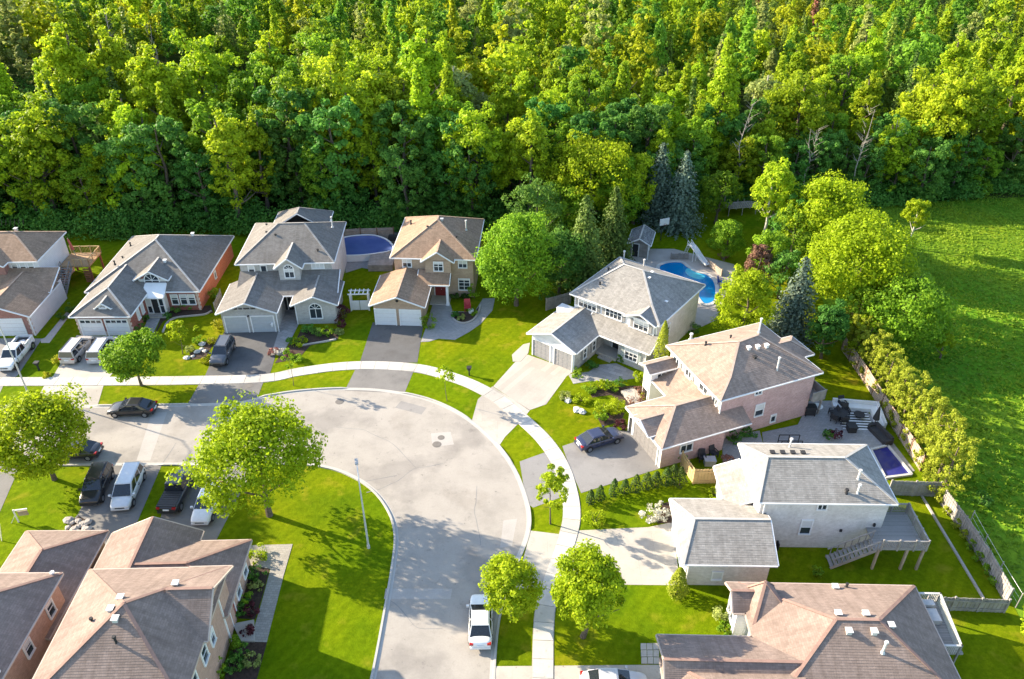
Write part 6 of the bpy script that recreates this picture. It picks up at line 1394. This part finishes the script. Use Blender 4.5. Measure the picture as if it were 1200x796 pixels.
# patio behind the pink brick house
pq = px((1020, 528), (1040, 523), (1068, 557), (1037, 561)); e = empty('rectangular_pool', pq[0]); tag(e, 'narrow rectangular pool with deep violet blue cover on the patio', 'swimming pool'); o0 = pq[0]; b = MB(); q = [p-o0+Vector((0, 0, .05)) for p in pq]; b.face(q if newell(q).z > 0 else q[::-1]); b.obj('water', m_cover, e); b = MB()
for a, c in zip(pq, pq[1:]+pq[:1]): b.beam(a-o0+Vector((0, 0, .1)), c-o0+Vector((0, 0, .1)), .22, .2)
b.obj('coping', m_concp, e)
b = MB(); b.box(-2.3, 0, 0, 2.3, .95, .42); b.box(-2.3, .75, .42, 2.3, .95, .8); b.box(1.4, -2.6, 0, 2.3, 0, .42); b.box(2.1, -2.6, .42, 2.3, .75, .8); o = b.obj('garden_sofa', m_whitep); o.location = P(1003, 482); o.rotation_euler.z = R(-8); tag(o, 'white L shaped garden sofa on the patio by the long fence', 'sofa')
e = empty('striped_rug', P(1003, 490), R(-4)); tag(e, 'black and white striped outdoor rug beside the white sofa', 'rug')
for k in range(8): b = MB(); b.box(-1.8, -1.9+.42*k, .036, 1.35, -1.69+.42*k, .048); b.obj('stripe', m_whitep, e); b = MB(); b.box(-1.8, -1.69+.42*k, .036, 1.35, -1.48+.42*k, .048); b.obj('stripe', m_blk, e)
def tbl(label, x, y, r, h, mat, nm='garden_table'):
    e = empty(nm, P(x, y)); tag(e, label, 'table', 'tables on the patio'); b = MB(); b.cyl((0, 0, h-.06), (0, 0, h), r, n=18); b.obj('tabletop', mat, e); b = MB(); b.cyl((0, 0, 0), (0, 0, h), .07, n=8); b.cyl((0, 0, .03), (0, 0, .09), r*.5, n=12); b.obj('base', mat, e)
tbl('round dark dining table among dark chairs on the patio', 983, 490, .75, .74, m_wick); tbl('low dark fire table on the striped rug', 1006, 489, .55, .42, m_wick); tbl('small white side table by the pink wall', 957, 482, .5, .7, m_whitep)
for i, (x, y, a, w) in enumerate(((975, 487, -1.5, 'left of the dining table'), (990, 486, 0, 'above the dining table'), (988, 496, 3.0, 'below the dining table'), (978, 494, 2.3, 'lower left of the dining table'), (986, 477, .2, 'alone above the dining set'))): chair('dark wicker chair %s on the patio' % w, x, y, a, m_wick, 1.15, 'dark wicker chairs on the patio')
b = MB(); b.box(-.4, -.4, 0, .4, .4, .7); b.box(-.46, -.46, .62, .46, .46, .74); o = b.obj('planter', m_blk); o.location = P(997, 505); tag(o, 'black square planter on the patio below the striped rug', 'planter')
b = MB(); b.box(-1.3, 0, 0, 1.3, .9, .45); b.box(-1.3, .7, .45, 1.3, .95, .85); b.box(-1.4, 0, 0, -1.15, .9, .65); b.box(1.15, 0, 0, 1.4, .9, .65); o = b.obj('garden_sofa', m_wick); o.location = P(1026, 513); o.rotation_euler.z = R(-75); tag(o, 'dark wicker sofa above the rectangular pool', 'sofa')
e = empty('parasol', P(1024, 499)); tag(e, 'closed dark parasol beside the long fence on the patio', 'parasol'); b = MB(); b.cyl((0, 0, 0), (0, 0, 2.6), .04, n=8); b.cyl((0, 0, 0), (0, 0, .12), .45, n=14); b.obj('pole', m_blk, e); b = MB(); b.cyl((0, 0, .9), (0, 0, 2.3), .34, .1, 10); b.cyl((0, 0, 2.3), (0, 0, 2.55), .1, .02, 10); b.obj('canopy', m_wick, e)
b = MB(); [b.box(-.5, -.35, 0, -.42, .35, .9) for _ in (0,)]; b.box(-.55, -.4, .9, .55, .4, 1.15); b.box(.42, -.35, 0, .5, .35, .9); b.box(-.42, -.3, .15, .42, .3, .9); o = b.obj('barbecue', m_blk); o.location = P(948, 486); tag(o, 'black barbecue against the back corner of the pink brick house', 'barbecue')
b = MB()
for k in range(3):
    x = -1.4+k*1.0; b.beam((x, 0, 0), (x, 0, 1.0), .07, .07); b.beam((x, -.9, 0), (x, -.9, 1.0), .07, .07)
for v in (0, -.9): b.beam((-1.4, v, 1.0), (.6, v, 1.0), .07, .07); b.beam((-1.4, v, .25), (.6, v, .25), .05, .05)
o = b.obj('handrail', m_blk); o.location = P(928, 519); tag(o, 'black metal handrail in the paved gap beside the pink wall', 'handrail')
for i, (x, y, w) in enumerate(((822, 540, 'left'), (836, 535, 'right'))): chair('dark garden chair in the gap behind the yellow fence, %s one' % w, x, y, .5*i, m_wick, 1.1, 'dark chairs behind the yellow fence')
b = MB(); b.box(-.5, -.35, 0, .5, .35, .6); b.box(-.55, -.4, .6, .55, .4, .7); o = b.obj('storage_box', m_metal); o.location = P(831, 544); tag(o, 'pale storage box between the two dark chairs', 'box')
# timber deck and stair of the white house
m_deckr = plain('red_brown_deck', (.42, .27, .15), .85, var=.2, scale=1.5)
e = empty('timber_deck', P(96, 326), R(2)); tag(e, 'sunlit timber deck with stair behind the white house, closed red parasol on it', 'deck'); b = MB(); b.box(-1.6, -1.4, 2.4, 2.3, 2.4, 2.55); b.obj('deck_floor', m_deckr, e)
b = MB()
for a, c in (((-1.6, 2.4), (2.3, 2.4)), ((2.3, 2.4), (2.3, -1.4)), ((.4, -1.4), (2.3, -1.4))):
    p, q = Vector((*a, 2.55)), Vector((*c, 2.55)); L = (q-p).length; b.beam(p+Vector((0, 0, .95)), q+Vector((0, 0, .95)), .1, .07); [b.beam(p+(q-p)*t/round(L/1.2), p+(q-p)*t/round(L/1.2)+Vector((0, 0, 1.05)), .1, .1) for t in range(round(L/1.2)+1)]; [b.beam(p+(q-p)*t/round(L/.2), p+(q-p)*t/round(L/.2)+Vector((0, 0, .9)), .03, .03) for t in range(round(L/.2))]
b.obj('railing', m_wood2, e)
for u in (-1.4, 2.1):
    for v in (-1.2, 2.2): b = MB(); b.box(u-.1, v-.1, 0, u+.1, v+.1, 2.4); b.obj('post', m_wood3, e)
b = MB(); [b.box(1.2, -1.3, .1+.3*k, 2.25, -1.25, .3+.3*k) for k in range(7)]; b.obj('skirt', m_wood3, e)
b = MB()
for k in range(11): b.box(-1.3, -1.4-.3*(k+1), 2.3-.2*k, -.1, -1.4-.3*k, 2.35-.2*k)
for u in (-1.3, -.1): b.beam((u, -1.4, 2.3), (u, -4.7, .1), .08, .26, up=(1, 0, 0)); b.beam((u, -1.4, 3.3), (u, -4.7, 1.1), .08, .08, up=(1, 0, 0)); [b.beam((u, -1.4-.66*k, 2.3-.44*k), (u, -1.4-.66*k, 3.3-.44*k), .07, .07) for k in range(6)]
b.obj('stair', m_wood4, e)
e = empty('parasol', P(97, 322)+Vector((0, 0, 2.55)), 0); e.rotation_euler.y = R(-8); tag(e, 'closed red parasol on the deck of the white house', 'parasol'); b = MB(); b.cyl((0, 0, 0), (0, 0, 2.9), .05, n=8); b.obj('pole', m_wood1, e); b = MB(); b.cyl((0, 0, 1.2), (0, 0, 2.6), .2, .12, 8); b.cyl((0, 0, 2.6), (0, 0, 2.85), .12, .02, 8); b.obj('canopy', plain('red_canvas', (.45, .10, .07), .8), e)
fence('short wooden side gate between the bungalow and the grey brick house', px((253, 366), (260, 350)), 1.3, m_wood4, m_wood4, 1.5, 'side_gate')
# stone edging of the curved bed
for pts, lb in (([(529, 366), (531, 374), (538, 378.5), (546, 379), (555, 375), (561, 366), (563, 358)], 'low stone edging round the curved planting bed of the tan house'), ([(191, 390), (196, 379), (206, 373), (222, 371), (240, 369), (248, 365)], 'pale curved edging of the shaded lawn before the red brick bungalow'), ([(352, 406), (362, 404), (380, 401), (394, 398)], 'stone edging of the bed under the arched window')):
    b = MB(); L = smooth_line(px(*pts), 4); [b.beam(a+Vector((0, 0, .06)), c+Vector((0, 0, .06)), .2, .2) for a, c in zip(L, L[1:])]; tag(b.obj('stone_edging', m_stone), lb, 'edging')
